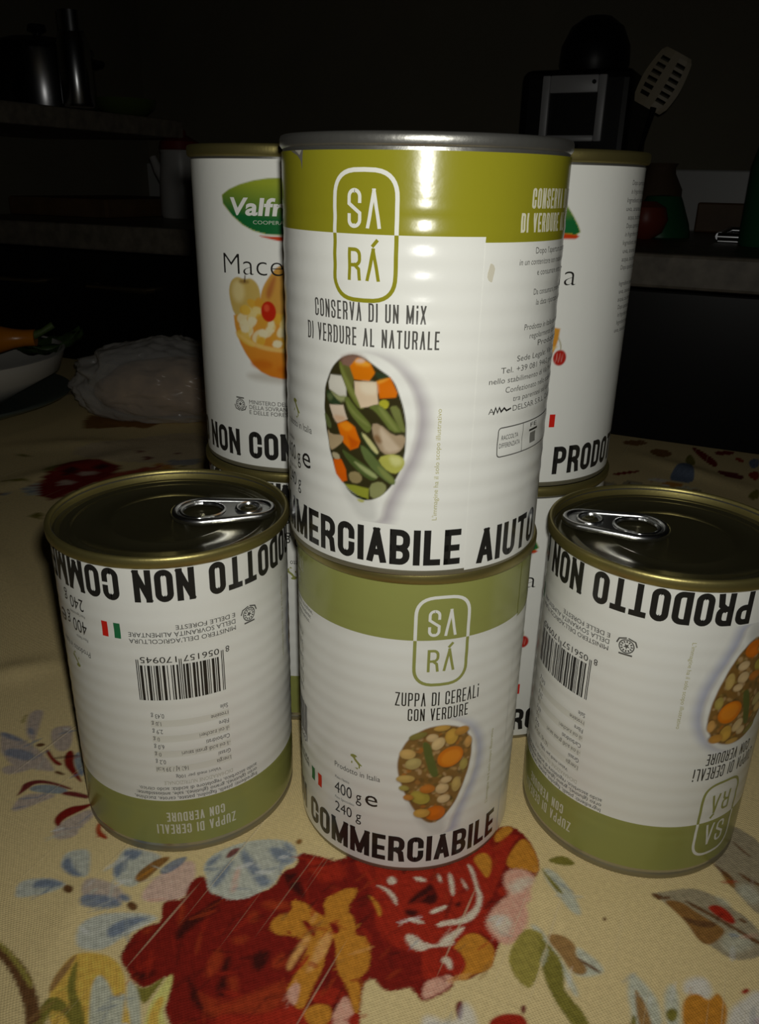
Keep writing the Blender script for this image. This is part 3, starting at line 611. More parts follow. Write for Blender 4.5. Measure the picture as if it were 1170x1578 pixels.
# --- spoon pictures
def spoon_canvas(top, bot, half):
    xs = np.arange(-half - 7, half + 9, 0.33); ys = np.arange(bot, top, 0.33)
    return Canvas(xs, ys, WHITE)
SP_OUT = [(-3, 60.5), (3, 60.8), (9, 57.5), (13.2, 51), (14.3, 44), (13, 36), (9.5, 28), (6.2, 21), (5.2, 15.2), (-1.5, 15.2), (-4.5, 20), (-9, 28), (-12.6, 37), (-13.6, 45), (-11.5, 53), (-7.5, 58.5)]
def spoon_base(cv, sh):
    cv.paint([(x + 3.4, y - 0.5) for x, y in SP_OUT], sh, soft=2.4, alpha=.95)
    cv.paint([(x + 1.0, y) for x, y in SP_OUT], np.array(WHITE) * np.array([.80, .78, .79]), soft=0.9)
    cv.paint(SP_OUT, WHITE, soft=0.5)
    cv.paint([(-9, 30), (-4, 20), (0, 15.2), (5, 15.2), (4, 22), (0, 24), (-6, 30)], np.array(WHITE) * .80, soft=1.5)
def soup_picture():
    cv = spoon_canvas(62.5, 15.2, 12); spoon_base(cv, (0.42, 0.44, 0.55)); rnd = random.Random(4)
    B = [(-12.1, 42), (-11.4, 48.5), (-8.5, 54.5), (-3, 58.3), (3.5, 58.4), (9, 56), (12.6, 50), (12.4, 42), (10.5, 34.5), (7.2, 26), (2, 20.6), (-1.5, 20.3), (-5.5, 25), (-9.5, 33)]
    cv.paint(B, (0.22, 0.115, 0.028), soft=.4)
    def inb(x, y):
        c = False
        for (ax, ay), (bx, by) in zip(B, B[1:] + B[:1]):
            if (ay > y) != (by > y) and x < (y - ay) / (by - ay) * (bx - ax) + ax: c = not c
        return c
    cols = [(.36, .17, .04), (.15, .09, .025), (.42, .25, .09), (.28, .20, .05), (.10, .07, .02), (.46, .30, .14), (.40, .14, .02)]
    for _ in range(260):
        x, y = rnd.uniform(-12, 12.5), rnd.uniform(20, 58)
        if inb(x, y) and inb(x + 1, y) and inb(x - 1, y): cv.ell(x, y, rnd.uniform(.4, 1.1), rnd.uniform(.4, .9), rnd.choice(cols), rot=rnd.uniform(0, 3), soft=.3, alpha=.8)
    m = lambda x, y: ((x - 668) / 165.0 * 12.3, 58.4 - (y - 778) / 417.0 * 38.2)
    def E(x, y, rx, ry, col, rot=0, hl=True):
        u, v = m(x, y); k = 12.3 / 165
        cv.ell(u + .25, v - .35, rx * k * 1.04, ry * k * 1.04, (.10, .05, .015), rot, soft=.5, alpha=.6); cv.ell(u, v, rx * k, ry * k, col, rot, soft=.3)
        if hl: cv.ell(u - rx * k * .15, v + ry * k * .2, rx * k * .6, ry * k * .5, np.minimum(np.array(col) * 1.35, .8), rot, soft=.8, alpha=.6)
    bean, pot = (.56, .40, .20), (.50, .34, .10)
    E(550, 890, 34, 26, (.55, .36, .12)); E(575, 930, 36, 28, (.42, .33, .12), .5); E(650, 825, 26, 20, bean); E(677, 852, 34, 26, (.58, .42, .20), .9); E(735, 830, 30, 40, (.52, .30, .05)); E(780, 815, 34, 22, (.45, .22, .04))
    E(815, 870, 18, 30, (.52, .28, .08)); E(590, 815, 40, 16, (.20, .17, .04), .35); E(690, 790, 36, 14, (.48, .28, .06))
    cv.paint([m(*q) for q in ((612, 835), (645, 850), (660, 910), (690, 985), (655, 995), (630, 930), (612, 870))], (.10, .12, .025), soft=.3)
    E(735, 915, 60, 52, (.62, .17, .008), .3, False); cv.ell(*m(738, 918), 3.4, 2.9, (.72, .24, .015), .3, soft=.7)
    E(545, 995, 40, 20, pot, .1); E(610, 1075, 46, 34, (.38, .30, .05), -.5); E(640, 1040, 34, 22, (.45, .15, .02)); E(705, 1045, 30, 28, bean); E(722, 1010, 26, 18, bean); E(715, 1092, 30, 22, (.58, .42, .22)); E(770, 1040, 22, 40, (.46, .32, .10))
    E(680, 1150, 46, 40, (.56, .14, .008)); E(620, 1145, 36, 24, (.52, .30, .06)); E(560, 1075, 22, 16, (.45, .20, .04)); E(800, 960, 20, 30, (.36, .28, .07)); E(540, 1035, 22, 14, (.32, .26, .06))
    X, Y = np.meshgrid(cv.xs, cv.ys); mask = np.abs(cv.C - np.array(WHITE)).max(-1) > 0.004
    return raster('spoon_picture', cv, mask, 0.05)
def veg_picture():
    cv = spoon_canvas(63, 15.2, 13); spoon_base(cv, (0.40, 0.37, 0.39))
    m = lambda x, y: ((x - 510) / 370.0 * 11.8, 60.2 - (y - 100) / 1330.0 * 39.7)
    def Pn(col, *xy, **kw):
        P = [m(x, y) for x, y in zip(xy[0::2], xy[1::2])]; kw.setdefault('soft', .28); kw.setdefault('smooth', 1); cv.paint(P, col, **kw)
    Pn((.035, .03, .01), 140,600, 150,420, 220,250, 330,130, 480,95, 640,200, 760,280, 820,420, 870,600, 880,760, 870,1000, 800,1200, 700,1340, 560,1420, 420,1340, 300,1250, 220,1080, 160,800, smooth=2)
    Pn((.30, .16, .12), 300,150, 420,100, 520,110, 560,170, 420,230, 340,260, soft=1.0, alpha=.7); Pn((.12, .12, .03), 320,200, 420,220, 440,330, 420,420, 360,300)
    Pn((.62, .60, .52), 190,380, 210,310, 320,305, 370,400, 370,480, 300,490, 200,440, smooth=0); Pn((.30, .32, .14), 200,445, 300,490, 370,470, 340,540, 250,520, soft=.6)
    Pn((.62, .17, .004), 400,210, 470,130, 580,170, 620,245, 570,320, 440,320, smooth=0); Pn((.74, .33, .03), 430,190, 470,130, 580,170, 560,200, soft=.6); Pn((.66, .46, .36), 440,165, 490,130, 540,150, 500,175, soft=.5)
    Pn((.03, .045, .02), 610,230, 720,250, 740,290, 640,300); Pn((.62, .15, .004), 630,320, 740,270, 800,400, 790,440, 660,460, 640,380, smooth=0); Pn((.72, .30, .03), 630,310, 740,275, 700,310, 640,340, soft=.5)
    Pn((.14, .16, .03), 290,180, 330,190, 400,350, 480,460, 540,560, 490,575, 420,500, 340,350); Pn((.24, .26, .07), 310,200, 350,280, 430,420, 500,520, 480,540, 400,430, 330,300, soft=.5, alpha=.7)
    Pn((.66, .52, .36), 440,335, 630,320, 650,510, 560,545, 500,560, 450,440, smooth=0); Pn((.72, .64, .48), 480,340, 630,325, 640,430, 520,440, soft=.9, alpha=.7)
    Pn((.40, .38, .03), 650,490, 700,460, 740,490, 720,550, 660,540); Pn((.03, .05, .02), 160,460, 200,450, 260,510, 330,560, 250,580, 180,560); Pn((.10, .13, .05), 165,500, 210,470, 240,510, 200,550, soft=.5)
    Pn((.64, .52, .40), 200,580, 340,560, 380,680, 280,730, 240,690, smooth=0); Pn((.60, .40, .26), 230,660, 380,660, 330,710, 270,735, soft=.6)
    G, Gl = (.13, .16, .035), (.22, .25, .07)
    Pn(G, 345,500, 380,470, 430,540, 560,660, 600,720, 570,780, 510,740, 400,620); Pn(Gl, 360,500, 430,590, 560,690, 580,720, 500,680, 400,590, soft=.5, alpha=.8)
    Pn(G, 560,545, 640,510, 700,540, 780,640, 860,740, 760,750, 680,640, 620,570); Pn(Gl, 640,525, 700,560, 820,730, 780,730, 690,610, soft=.5, alpha=.8)
    Pn((.16, .18, .05), 740,520, 810,510, 850,640, 875,740, 840,740, 760,580); Pn((.10, .12, .04), 140,660, 180,680, 230,780, 190,800, 150,740)
    Pn((.36, .27, .17), 590,690, 660,680, 780,780, 850,760, 880,800, 850,900, 780,950, 690,950, 620,830); Pn((.52, .42, .30), 660,700, 720,760, 800,850, 840,900, 720,940, 680,850, soft=.7); Pn((.22, .13, .06), 610,790, 660,780, 690,850, 640,860, soft=.6)
    Pn((.66, .15, .004), 280,740, 370,695, 450,740, 500,860, 480,920, 410,955, 340,900, smooth=0); Pn((.74, .24, .01), 290,740, 370,700, 440,740, 380,800, soft=.6); Pn((.52, .09, .003), 390,830, 490,870, 470,920, 410,950, soft=.6, smooth=0)
    Pn((.40, .30, .17), 180,800, 210,850, 340,830, 340,890, 260,970, 210,1000, 185,900); Pn((.42, .36, .22), 220,1010, 300,1010, 310,1070, 240,1075)
    Pn((.025, .04, .012), 485,770, 540,790, 670,950, 630,995, 560,930); Pn((.52, .50, .22), 500,775, 560,800, 660,930, 650,965, 580,900, soft=.3)
    Pn((.40, .40, .08), 650,990, 760,940, 850,960, 880,1010, 850,1090, 790,1130, 700,1080); Pn((.56, .56, .22), 740,960, 840,965, 860,1030, 780,1060, soft=.8)
    Pn((.11, .15, .045), 490,900, 540,900, 640,1000, 700,1080, 810,1180, 790,1240, 700,1180, 560,1060); Pn((.19, .22, .06), 640,1060, 700,1090, 800,1180, 780,1220, 700,1160, soft=.5)
    Pn((.07, .10, .025), 320,960, 380,980, 560,1080, 660,1160, 620,1220, 520,1170, 380,1060); Pn((.30, .34, .14), 420,1040, 560,1100, 660,1160, 640,1190, 520,1130, soft=.4)
    Pn((.64, .11, .004), 235,1080, 320,1060, 370,1150, 380,1250, 330,1275, 270,1210, smooth=0); Pn((.28, .22, .10), 390,1170, 480,1140, 530,1200, 490,1260, 410,1260)
    Pn((.24, .25, .10), 580,1250, 680,1200, 740,1250, 700,1340, 600,1390); Pn((.26, .28, .03), 355,1290, 450,1280, 580,1290, 580,1390, 480,1370, 400,1330, smooth=0); Pn((.012, .02, .006), 350,1300, 420,1345, 500,1380, 570,1385, 560,1410, 450,1390); Pn((.42, .42, .10), 470,1405, 550,1405, 530,1435, 490,1430)
    mask = np.abs(cv.C - np.array(WHITE)).max(-1) > 0.004
    return raster('spoon_picture', cv, mask, 0.05)
def shift_art(me, deg):
    c = me.copy(); c.transform(Matrix.Rotation(math.radians(deg), 4, 'Z')); return c

NOTICE = 'PRODOTTO NON COMMERCIABILE'
def front_text(A, a):
    A.caps('ZUPPA DI CEREALi', U(a - 20), U(a + 20.4), 65.9, 70.7, 0.42, INK, gap=.36, bar=False)
    A.caps('CON VERDURE', U(a - 14), U(a + 15), 60.6, 65.0, 0.42, INK, gap=.36, bar=False)
def weights(A, a, w1='400 g', w2='240 g', vv=(36.0, 25.6, 17.8)):
    A.text('Prodotto in Italia', U(a - 51.3), vv[0], size=2.1, u1=U(a - 26), col=GREY)
    A.text('Peso Netto', U(a - 51), 31.4, size=1.1, sx=.8, col=GREY); A.text(w1, U(a - 51.3), vv[1], size=4.6, u1=U(a - 35.4), col=INK); A.text('e', U(a - 33.4), vv[1], size=6.4, u1=U(a - 27), col=INK)
    A.text('Peso Sgocciolato', U(a - 51), 23.2, size=1.0, sx=.8, col=GREY); A.text(w2, U(a - 51), vv[2], size=4.2, u1=U(a - 35.4), col=INK)
    italy(A, U(a - 41.5), 40.0, 1.25, GREEN_Z)
MIN3 = ("MINISTERO DELL'AGRICOLTURA", 'DELLA SOVRANITÀ ALIMENTARE', 'E DELLE FORESTE')
def zuppa_label():
    out = []
    for a in (0, 168):
        parts_common(out, 'brand_badge', lambda A: badge(A, a, GREEN_Z)); parts_common(out, 'product_title', lambda A: front_text(A, a))
        parts_common(out, 'disclaimer_lettering', lambda A: A.text("L'immagine ha il solo scopo illustrativo", U(a + 33), 20.5, size=1.25, u1=U(a + 33) + 30, col=(.42, .40, .18), rot=90))
    sp = soup_picture(); out.append(('spoon_picture', sp)); out.append(('spoon_picture', shift_art(sp, 168)))
    parts_common(out, 'weight_lettering', lambda A: weights(A, 0))
    def notice(A):
        A.caps('PRODOTTO', U(-183.5), U(-112.5), 4.3, 14.9, 1.85, INK, gap=.17); A.caps('NON', U(-106), U(-79.3), 4.3, 14.9, 1.85, INK, gap=.17); A.caps('COMMERCIABILE', U(-72.6), U(40.5), 4.3, 14.9, 1.85, INK, gap=.17)
    parts_common(out, 'notice_lettering', notice, .08)
    def minis(A):
        for i, t in enumerate(MIN3): A.text(t, U(-124), 27.4 - i * 2.2, size=1.55, u1=U(-124 + (49.5, 49.5, 28)[i]), col=(.035, .034, .03))
    parts_common(out, 'ministry_lettering', minis); parts_common(out, 'ministry_emblem', lambda A: emblem(A, U(-132), 25.5, 2.2, GREY))
    def flag(A): A.rect(U(-70.8), U(-67.6), 22.6, 27.8, FG); A.rect(U(-64.4), U(-61.2), 22.6, 27.8, FR)
    parts_common(out, 'flag', flag)
    def bars(A):
        code = ean('8056157170945'); u0, u1 = U(-117), U(-76.5); st = (u1 - u0) / 95
        for i, b in enumerate(code):
            if b == '1': A.rect(u0 + i * st, u0 + (i + 1) * st, 36.6 if 3 <= i < 92 and not 45 <= i < 50 else 34.6, 49.2, INK)
        A.text('8', U(-120), 33.6, size=2.2, sx=.9, col=INK); A.text('056157', u0 + 5 * st, 33.6, size=2.2, u1=u0 + 44 * st, col=INK); A.text('170945', u0 + 51 * st, 33.6, size=2.2, u1=u0 + 90 * st, col=INK)
    parts_common(out, 'barcode', bars)
    def nutri(A):
        rows = [('Energia', '163 kJ / 39 kcal'), ('Grassi', '0,2 g'), ('di cui acidi grassi saturi', '0 g'), ('Carboidrati', '6,0 g'), ('di cui zuccheri', '0 g'), ('Fibre', '2,9 g'), ('Proteine', '1,8 g'), ('Sale', '0,43 g')]
        for i, (p, q) in enumerate(rows):
            v = 75.0 - i * 2.95
            if i % 2 == 0: A.rect(U(-118), U(-80.5), v - 0.6, v + 2.0, (0.70, 0.70, 0.635))
        for i, (p, q) in enumerate(rows):
            v = 75.0 - i * 2.95; A.text(p, U(-117.5), v, size=1.65, sx=.72, col=(.055, .053, .05)); A.text(q, U(-81), v, size=1.65, sx=.72, col=(.055, .053, .05), align='r')
        A.text('DICHIARAZIONE NUTRIZIONALE', U(-118), 80.6, size=1.5, u1=U(-84), col=(.45, .44, .36)); A.text('Valori medi per 100g', U(-112), 78.2, size=1.3, u1=U(-90), col=GREY)
    parts_common(out, 'nutrition_table', nutri)
    def ingr(A):
        for i, t in enumerate(('Ingredienti: piselli, fagiolini, patate, carote, zucchine,', 'orzo (glutine), grano (glutine), sale, antiossidante:', 'acido ascorbico, regolatore di acidità: acido citrico.')): A.text(t, U(-132), 87.0 - i * 1.95, size=1.45, u1=U(-68 - i * 1.5), col=(.05, .05, .045))
    parts_common(out, 'ingredients_lettering', ingr)
    def rev(A):
        A.caps('ZUPPA DI CEREALI', U(-118), U(-78), 98.6, 102.6, 0.5, (.62, .62, .50), gap=.36, bar=False); A.caps('CON VERDURE', U(-112.5), U(-83.5), 93.6, 97.4, 0.5, (.62, .62, .50), gap=.36, bar=False)
    parts_common(out, 'reverse_title', rev)
    out.append(('seam_flap', paper('seam_flap', 1.4, 106.8, [(87.7, 120, GREEN_Z)], 0.12, 46, 128)))
    return paper('label', 1.8, 107.0, [(88.7, 120, GREEN_Z)]), out
def verdure_label():                        # front panel at angle 0, paper seam at +44
    out = []
    fl_ = paper('seam_flap', 1.2, 107.0, [(87.4, 120, GREEN_V)], 0.10, 44, 150)
    out.append(('seam_flap', fl_))
    parts_common(out, 'brand_badge', lambda A: badge(A, 0, GREEN_V))
    def title(A):
        A.caps('CONSERVA DI UN MiX', U(-22.7), U(23.6), 68.4, 72.9, 0.45, GREY, gap=.4, bar=False); A.caps('DI VERDURE AL NATURALE', U(-27.4), U(28.8), 62.3, 66.8, 0.45, GREY, gap=.4, bar=False)
    parts_common(out, 'product_title', title); out.append(('spoon_picture', veg_picture()))
    parts_common(out, 'weight_lettering', lambda A: weights(A, 0, '400 g', '240 g'))
    parts_common(out, 'disclaimer_lettering', lambda A: A.text("L'immagine ha il solo scopo illustrativo", U(31), 16.9, size=1.25, u1=U(31) + 30.5, col=(.42, .40, .18), rot=90))
    def notice(A):
        A.caps('PRODOTTO', U(-183.5), U(-112.5), 3.4, 13.9, 1.85, INK, gap=.17); A.caps('NON', U(-106), U(-79.3), 3.4, 13.9, 1.85, INK, gap=.17); A.caps('COMMERCIABILE', U(-72.6), U(41.8), 3.4, 13.9, 1.85, INK, gap=.17)
    parts_common(out, 'notice_lettering', notice, .08); parts_common(out, 'notice_lettering', lambda A: A.caps('AIUTO', U(49.6), U(90), 2.4, 13.0, 1.85, INK, gap=.17), .18)
    def rev(A):
        A.caps('CONSERVA DI UN MIX', U(63.4), U(110), 95.0, 99.6, 0.6, (.70, .68, .52), gap=.3, bar=False); A.caps('DI VERDURE AL NATURALE', U(58.6), U(115), 89.6, 94.0, 0.6, (.70, .68, .52), gap=.3, bar=False)
    parts_common(out, 'reverse_title', rev, .18)
    def para(A):
        L = [(68, 84.6, 'Dopo l’apertura conservare'), (59.5, 82.0, 'in un contenitore non metallico in frigo'), (70, 79.4, 'e consumare entro 3 giorni'), (69, 74.6, 'Da consumarsi preferibilmente'), (71, 72.0, 'la data riportata sul fondo'), (65, 66.0, 'Prodotto in Italia con materie'), (69, 63.6, 'regolarmente controllate'), (75, 61.4, 'Prodotto da'), (62.5, 58.2, 'Sede Legale: Via Cesina'), (54.5, 55.6, 'Tel. +39 081 9462 prodotto'), (49.5, 53.0, 'nello stabilimento di Via Madonna'), (57.5, 50.4, 'Confezionato nello stabilimento'), (62, 47.8, 'tra parentesi sul coperchio'), (50, 45.2, 'A        DELSAR S.R.L. Campania')]
        for a, v, t in L: A.text(t, U(a), v, size=1.5, u1=U(104), col=(.10, .10, .09))
        A.stroke([(U(52.5) + x, 45.2 + y) for x, y in ((0, 0), (.6, 1.6), (1.2, .2), (1.8, 1.5), (2.4, .3), (3.4, 1.2), (4.2, .4), (5.6, .8))], .45, INK)
    parts_common(out, 'storage_lettering', para, .18)
    def recyc(A):
        u0, u1, r = U(55.6), U(98), 1.0
        A.stroke(arc_pts(u0 + r, 41 - r, r, PI, PI / 2, 3) + arc_pts(u1 - r, 41 - r, r, PI / 2, 0, 3) + arc_pts(u1 - r, 33 + r, r, 0, -PI / 2, 3) + arc_pts(u0 + r, 33 + r, r, -PI / 2, -PI, 3), .3, GREY, True)
        A.stroke([(U(70), 33), (U(70), 41)], .2, GREY); A.text('RACCOLTA', U(57.5), 37.6, size=1.3, u1=U(67), col=INK); A.text('DIFFERENZIATA', U(56.6), 35.4, size=1.3, u1=U(68.6), col=INK)
        A.rect(U(76), U(81), 34.4, 37.4, (.2, .2, .18)); A.rect(U(74.8), U(82.2), 37.9, 38.5, INK); A.text('FE', U(75.5), 39.1, size=1.2, u1=U(81), col=INK)
    parts_common(out, 'recycling_box', recyc, .18)
    def tear(A): A.poly([(U(-38.5), 106.9), (U(-29), 107.0), (U(-29.4), 105.6), (U(-29.8), 102.6), (U(-30.6), 104.6), (U(-33), 105.8)], (.16, .15, .13)); A.poly([(U(-35), 107), (U(-30), 107), (U(-31.5), 105.9)], (.42, .40, .33))
    parts_common(out, 'torn_edge', tear, .12)
    parts_common(out, 'stain', lambda A: A.poly([(U(47) + 0.9 * math.cos(t) + .2 * math.sin(3 * t), 80.5 + 2.2 * math.sin(t)) for t in np.linspace(0, 2 * PI, 14, endpoint=False)], (.60, .57, .46)), .16)
    return paper('label', 1.8, 107.0, [(88.7, 120, GREEN_V)]), out
def leaf_logo():
    cv = Canvas(np.arange(-26, 26, .4), np.arange(79, 103, .4), WHITE)
    P = [(U(-38), 94.4), (U(-28), 98.0), (U(-12), 100.6), (U(2), 101.0), (U(16), 100), (U(26), 96.5), (U(34), 90), (U(37.6), 85.6), (U(24), 86.6), (U(12), 84.2), (U(0), 83.2), (U(-14), 83.6), (U(-26), 87.0)]
    red = [(U(-17), 83.2), (U(0), 81.0), (U(14), 81.8), (U(24), 84.6), (U(37.6), 84.6), (U(32), 87.4), (U(22), 87.4), (U(8), 83.6), (U(-4), 82.7)]
    cv.paint(red, (.56, .05, .008), soft=.3, smooth=1)
    cv.paint(P, (.26, .32, .03), soft=.3, smooth=1); X, Y = np.meshgrid(cv.xs, cv.ys)
    g = np.abs(cv.C - np.array((.26, .32, .03))).max(-1) < .02
    t = np.clip((Y - 88 - 3 * (X / 25) ** 2) / 11, 0, 1)[..., None]; G = np.array((.012, .13, .035)) * (1 - t) + np.array((.30, .36, .03)) * t
    cv.C[g] = G[g]
    return raster('brand_leaf', cv, np.abs(cv.C - np.array(WHITE)).max(-1) > .004, .05)
def fruit_picture():
    cv = Canvas(np.arange(-26, 30, .36), np.arange(31, 76, .36), WHITE)
    cv.ell(0, 35.5, 16, 2.2, (.45, .42, .36), soft=1.6, alpha=.7)
    # apple and pear behind the bowl
    cv.paint([(-22.6, 63), (-21.6, 67.5), (-18.5, 69.6), (-15.5, 68.6), (-12.5, 69.4), (-9.6, 66.5), (-9.4, 60), (-12, 55), (-20, 55)], (.52, .37, .10), soft=.35); cv.ell(-18.2, 64.5, 2.6, 3.6, (.66, .54, .24), soft=1.4); cv.ell(-15.6, 67.9, 2.0, .7, (.30, .19, .05), soft=.6); cv.paint([(-15.7, 67.6), (-15.2, 70.4), (-14.8, 70.3), (-15.1, 67.5)], (.08, .04, .02), soft=.2)
    cv.paint([(-10, 60), (-9, 66), (-5.5, 71), (-2.5, 74), (2, 73.6), (4, 70), (7, 64), (8, 58), (-8, 56)], (.54, .28, .05), soft=.35); cv.paint([(-8, 64), (-5, 70), (-3.5, 70), (-6, 62)], (.36, .10, .03), soft=1.0, alpha=.8)
    bowl = [(-20.8, 58), (-20.2, 51), (-17.5, 45), (-12, 38), (-5, 35.2), (5, 35.2), (12, 38), (17.5, 45), (20.2, 51), (20.8, 58)]
    cv.paint(bowl, (.62, .30, .04), soft=.35, smooth=1, col2=(.58, .17, .01))
    rnd = random.Random(9)
    for _ in range(70):
        x, y = rnd.uniform(-18, 18), rnd.uniform(47, 61)
        cv.ell(x, y, rnd.uniform(1.5, 3.2), rnd.uniform(1.0, 2.4), rnd.choice([(.66, .42, .06), (.62, .34, .03), (.70, .56, .22), (.72, .64, .38), (.58, .28, .03)]), rot=rnd.uniform(-1, 1), soft=.4, alpha=.85)
    for x, y in ((-13, 55), (-16, 52), (-4, 47.5), (4, 49), (10, 54), (-9, 51), (15, 50)): cv.paint([(x - 2, y - 1), (x + 1, y - 1.6), (x + 2.2, y + .8), (x - 1, y + 1.5)], (.72, .64, .40), soft=.4, smooth=1)
    cv.paint([(-20.4, 51), (-12, 47), (0, 45.6), (12, 47), (20.4, 51), (20, 49.6), (12, 45.4), (0, 44.2), (-12, 45.4), (-20, 49.6)], (.72, .48, .14), soft=.5, alpha=.8)
    cv.ell(-6.8, 58.4, 2.7, 3.5, (.46, .02, .006), soft=.3); cv.ell(-7.4, 59.6, 1.0, 1.2, (.62, .08, .03), soft=.5)
    for x, y in ((-10, 40), (0, 38.4), (9, 40)): cv.ell(x, y, 4, 1.6, (.50, .12, .008), soft=1.2, alpha=.7)
    cv.ell(21.5, 46.5, 2.4, 2.7, (.42, .02, .012), soft=.3)
    for k in range(3): cv.paint([(20 + k, 44.6), (20.6 + k, 46), (20.5 + k, 48.8), (20.2 + k, 46.2)], (.66, .30, .26), soft=.2, alpha=.7)
    cv.paint([(21.4, 49), (21.2, 51), (20, 53.5), (20.4, 53.6), (21.7, 51), (21.8, 49)], (.40, .36, .22), soft=.2)
    return raster('fruit_picture', cv, np.abs(cv.C - np.array(WHITE)).max(-1) > .004, .05)
def macedonia_label():
    out = [('brand_leaf', leaf_logo()), ('fruit_picture', fruit_picture())]
    def brand(A):
        A.text('Valfrutta', U(-30), 89.4, size=5.2, u1=U(24), col=(.76, .76, .72), offset=.028, shear=.12, res=4); A.text('COOPERATIVE', U(-17), 86.6, size=1.15, u1=U(6), col=(.5, .56, .45))
    parts_common(out, 'brand_lettering', brand, .09)
    parts_common(out, 'product_title', lambda A: A.text('Macedonia', U(-36.5), 70.2, size=7.0, u1=U(37), col=INK, offset=-.016, res=5), .08)
    def minis(A):
        for i, t in enumerate(MIN3): A.text(t, U(-23.6), 25.2 - i * 1.9, size=1.5, u1=U(-23.6 + (46, 46, 26)[i]), col=GREY)
        emblem(A, U(-29.6), 24.6, 1.9, GREY)
    parts_common(out, 'ministry_lettering', minis)
    parts_common(out, 'flag', lambda A: (A.rect(U(24.5), U(27.2), 22.2, 26.8, FG), A.rect(U(30.5), U(33.6), 22.2, 26.8, FR)))
    def para(A):
        rnd = random.Random(2)
        for i in range(19):
            if i in (11,): continue
            t = ['Dopo apertura conservare', 'in frigorifero e consumare', 'Ingredienti: pesche, pere,', 'uva, ananas, ciliegie,', 'acqua, zucchero, acidità:'][i % 5]; a = 65.5 + (0 if i < 12 else 2) + rnd.uniform(0, 3.5); A.text(t, U(a), 101.0 - i * 2.65, size=1.5, u1=U(100), col=GREY)
    parts_common(out, 'ingredients_lettering', para)
    return paper('label', 1.8, 106.4, []), out
def maced_notice(p):
    A = Art(); x = p
    for s, wd in (('PRODOTTO', 71), ('NON', 28.5), ('COMMERCIABILE', 114)): A.caps(s, U(x), U(x + wd), 4.6, 14.9, 1.85, INK, gap=.17); x += wd + 6.3
    return A.build('notice_lettering', .08)

# --- metal parts of a tin (mm -> m)
mm = lambda P: [(r / 1000, z / 1000) for r, z in P]
BODY = lathe('body', mm([(36.9, 1.0), (37.35, 2.0), (37.5, 3.5), (37.5, 108.0), (37.3, 109.2)]), 96)
def seam_ring(rout, h=3.4):                 # a double-folded rim; sits on the top end
    return mm([(37.2, H - h - 0.6), (rout - .5, H - h - .3), (rout - .05, H - h + .3), (rout, H - 1.0), (rout - .3, H - .25), (rout - .9, H), (rout - 1.5, H - .2), (rout - 1.8, H - .9), (rout - 1.9, H - 3.6)])
RIM_GOLD = lathe('rim', seam_ring(39.0), 128, 50); RIM_SILVER = lathe('rim', seam_ring(38.25, 2.8), 128, 50)
RIM_FOOT = lathe('rim', mm([(37.4, 2.6), (37.6, 2.2), (37.7, 1.6), (37.7, .6), (37.5, .1), (37.0, 0), (36.5, .2), (36.3, 1.0), (36.2, 4.2)]), 128, 50)
LIDP = lathe('panel', mm([(37.4, H - 3.4), (36.6, H - 4.0), (35.6, H - 3.9), (34.8, H - 3.4), (33.8, H - 3.4), (33.2, H - 3.9), (31.5, H - 3.95), (31.0, H - 3.6), (30.4, H - 3.6), (29.9, H - 4.0), (20.6, H - 4.0), (20.0, H - 3.85), (19.3, H - 3.85), (18.7, H - 4.0), (0.0001, H - 4.0)]), 112, 60)
ENDP = lathe('panel', mm([(36.9, H - 3.4), (36.2, H - 4.0), (32.5, H - 4.0), (32, H - 3.3), (29, H - 3.3), (28.5, H - 4.0), (24.5, H - 4.0), (24, H - 3.4), (21, H - 3.4), (20.5, H - 4.0), (0.0001, H - 4.0)]), 96, 60)
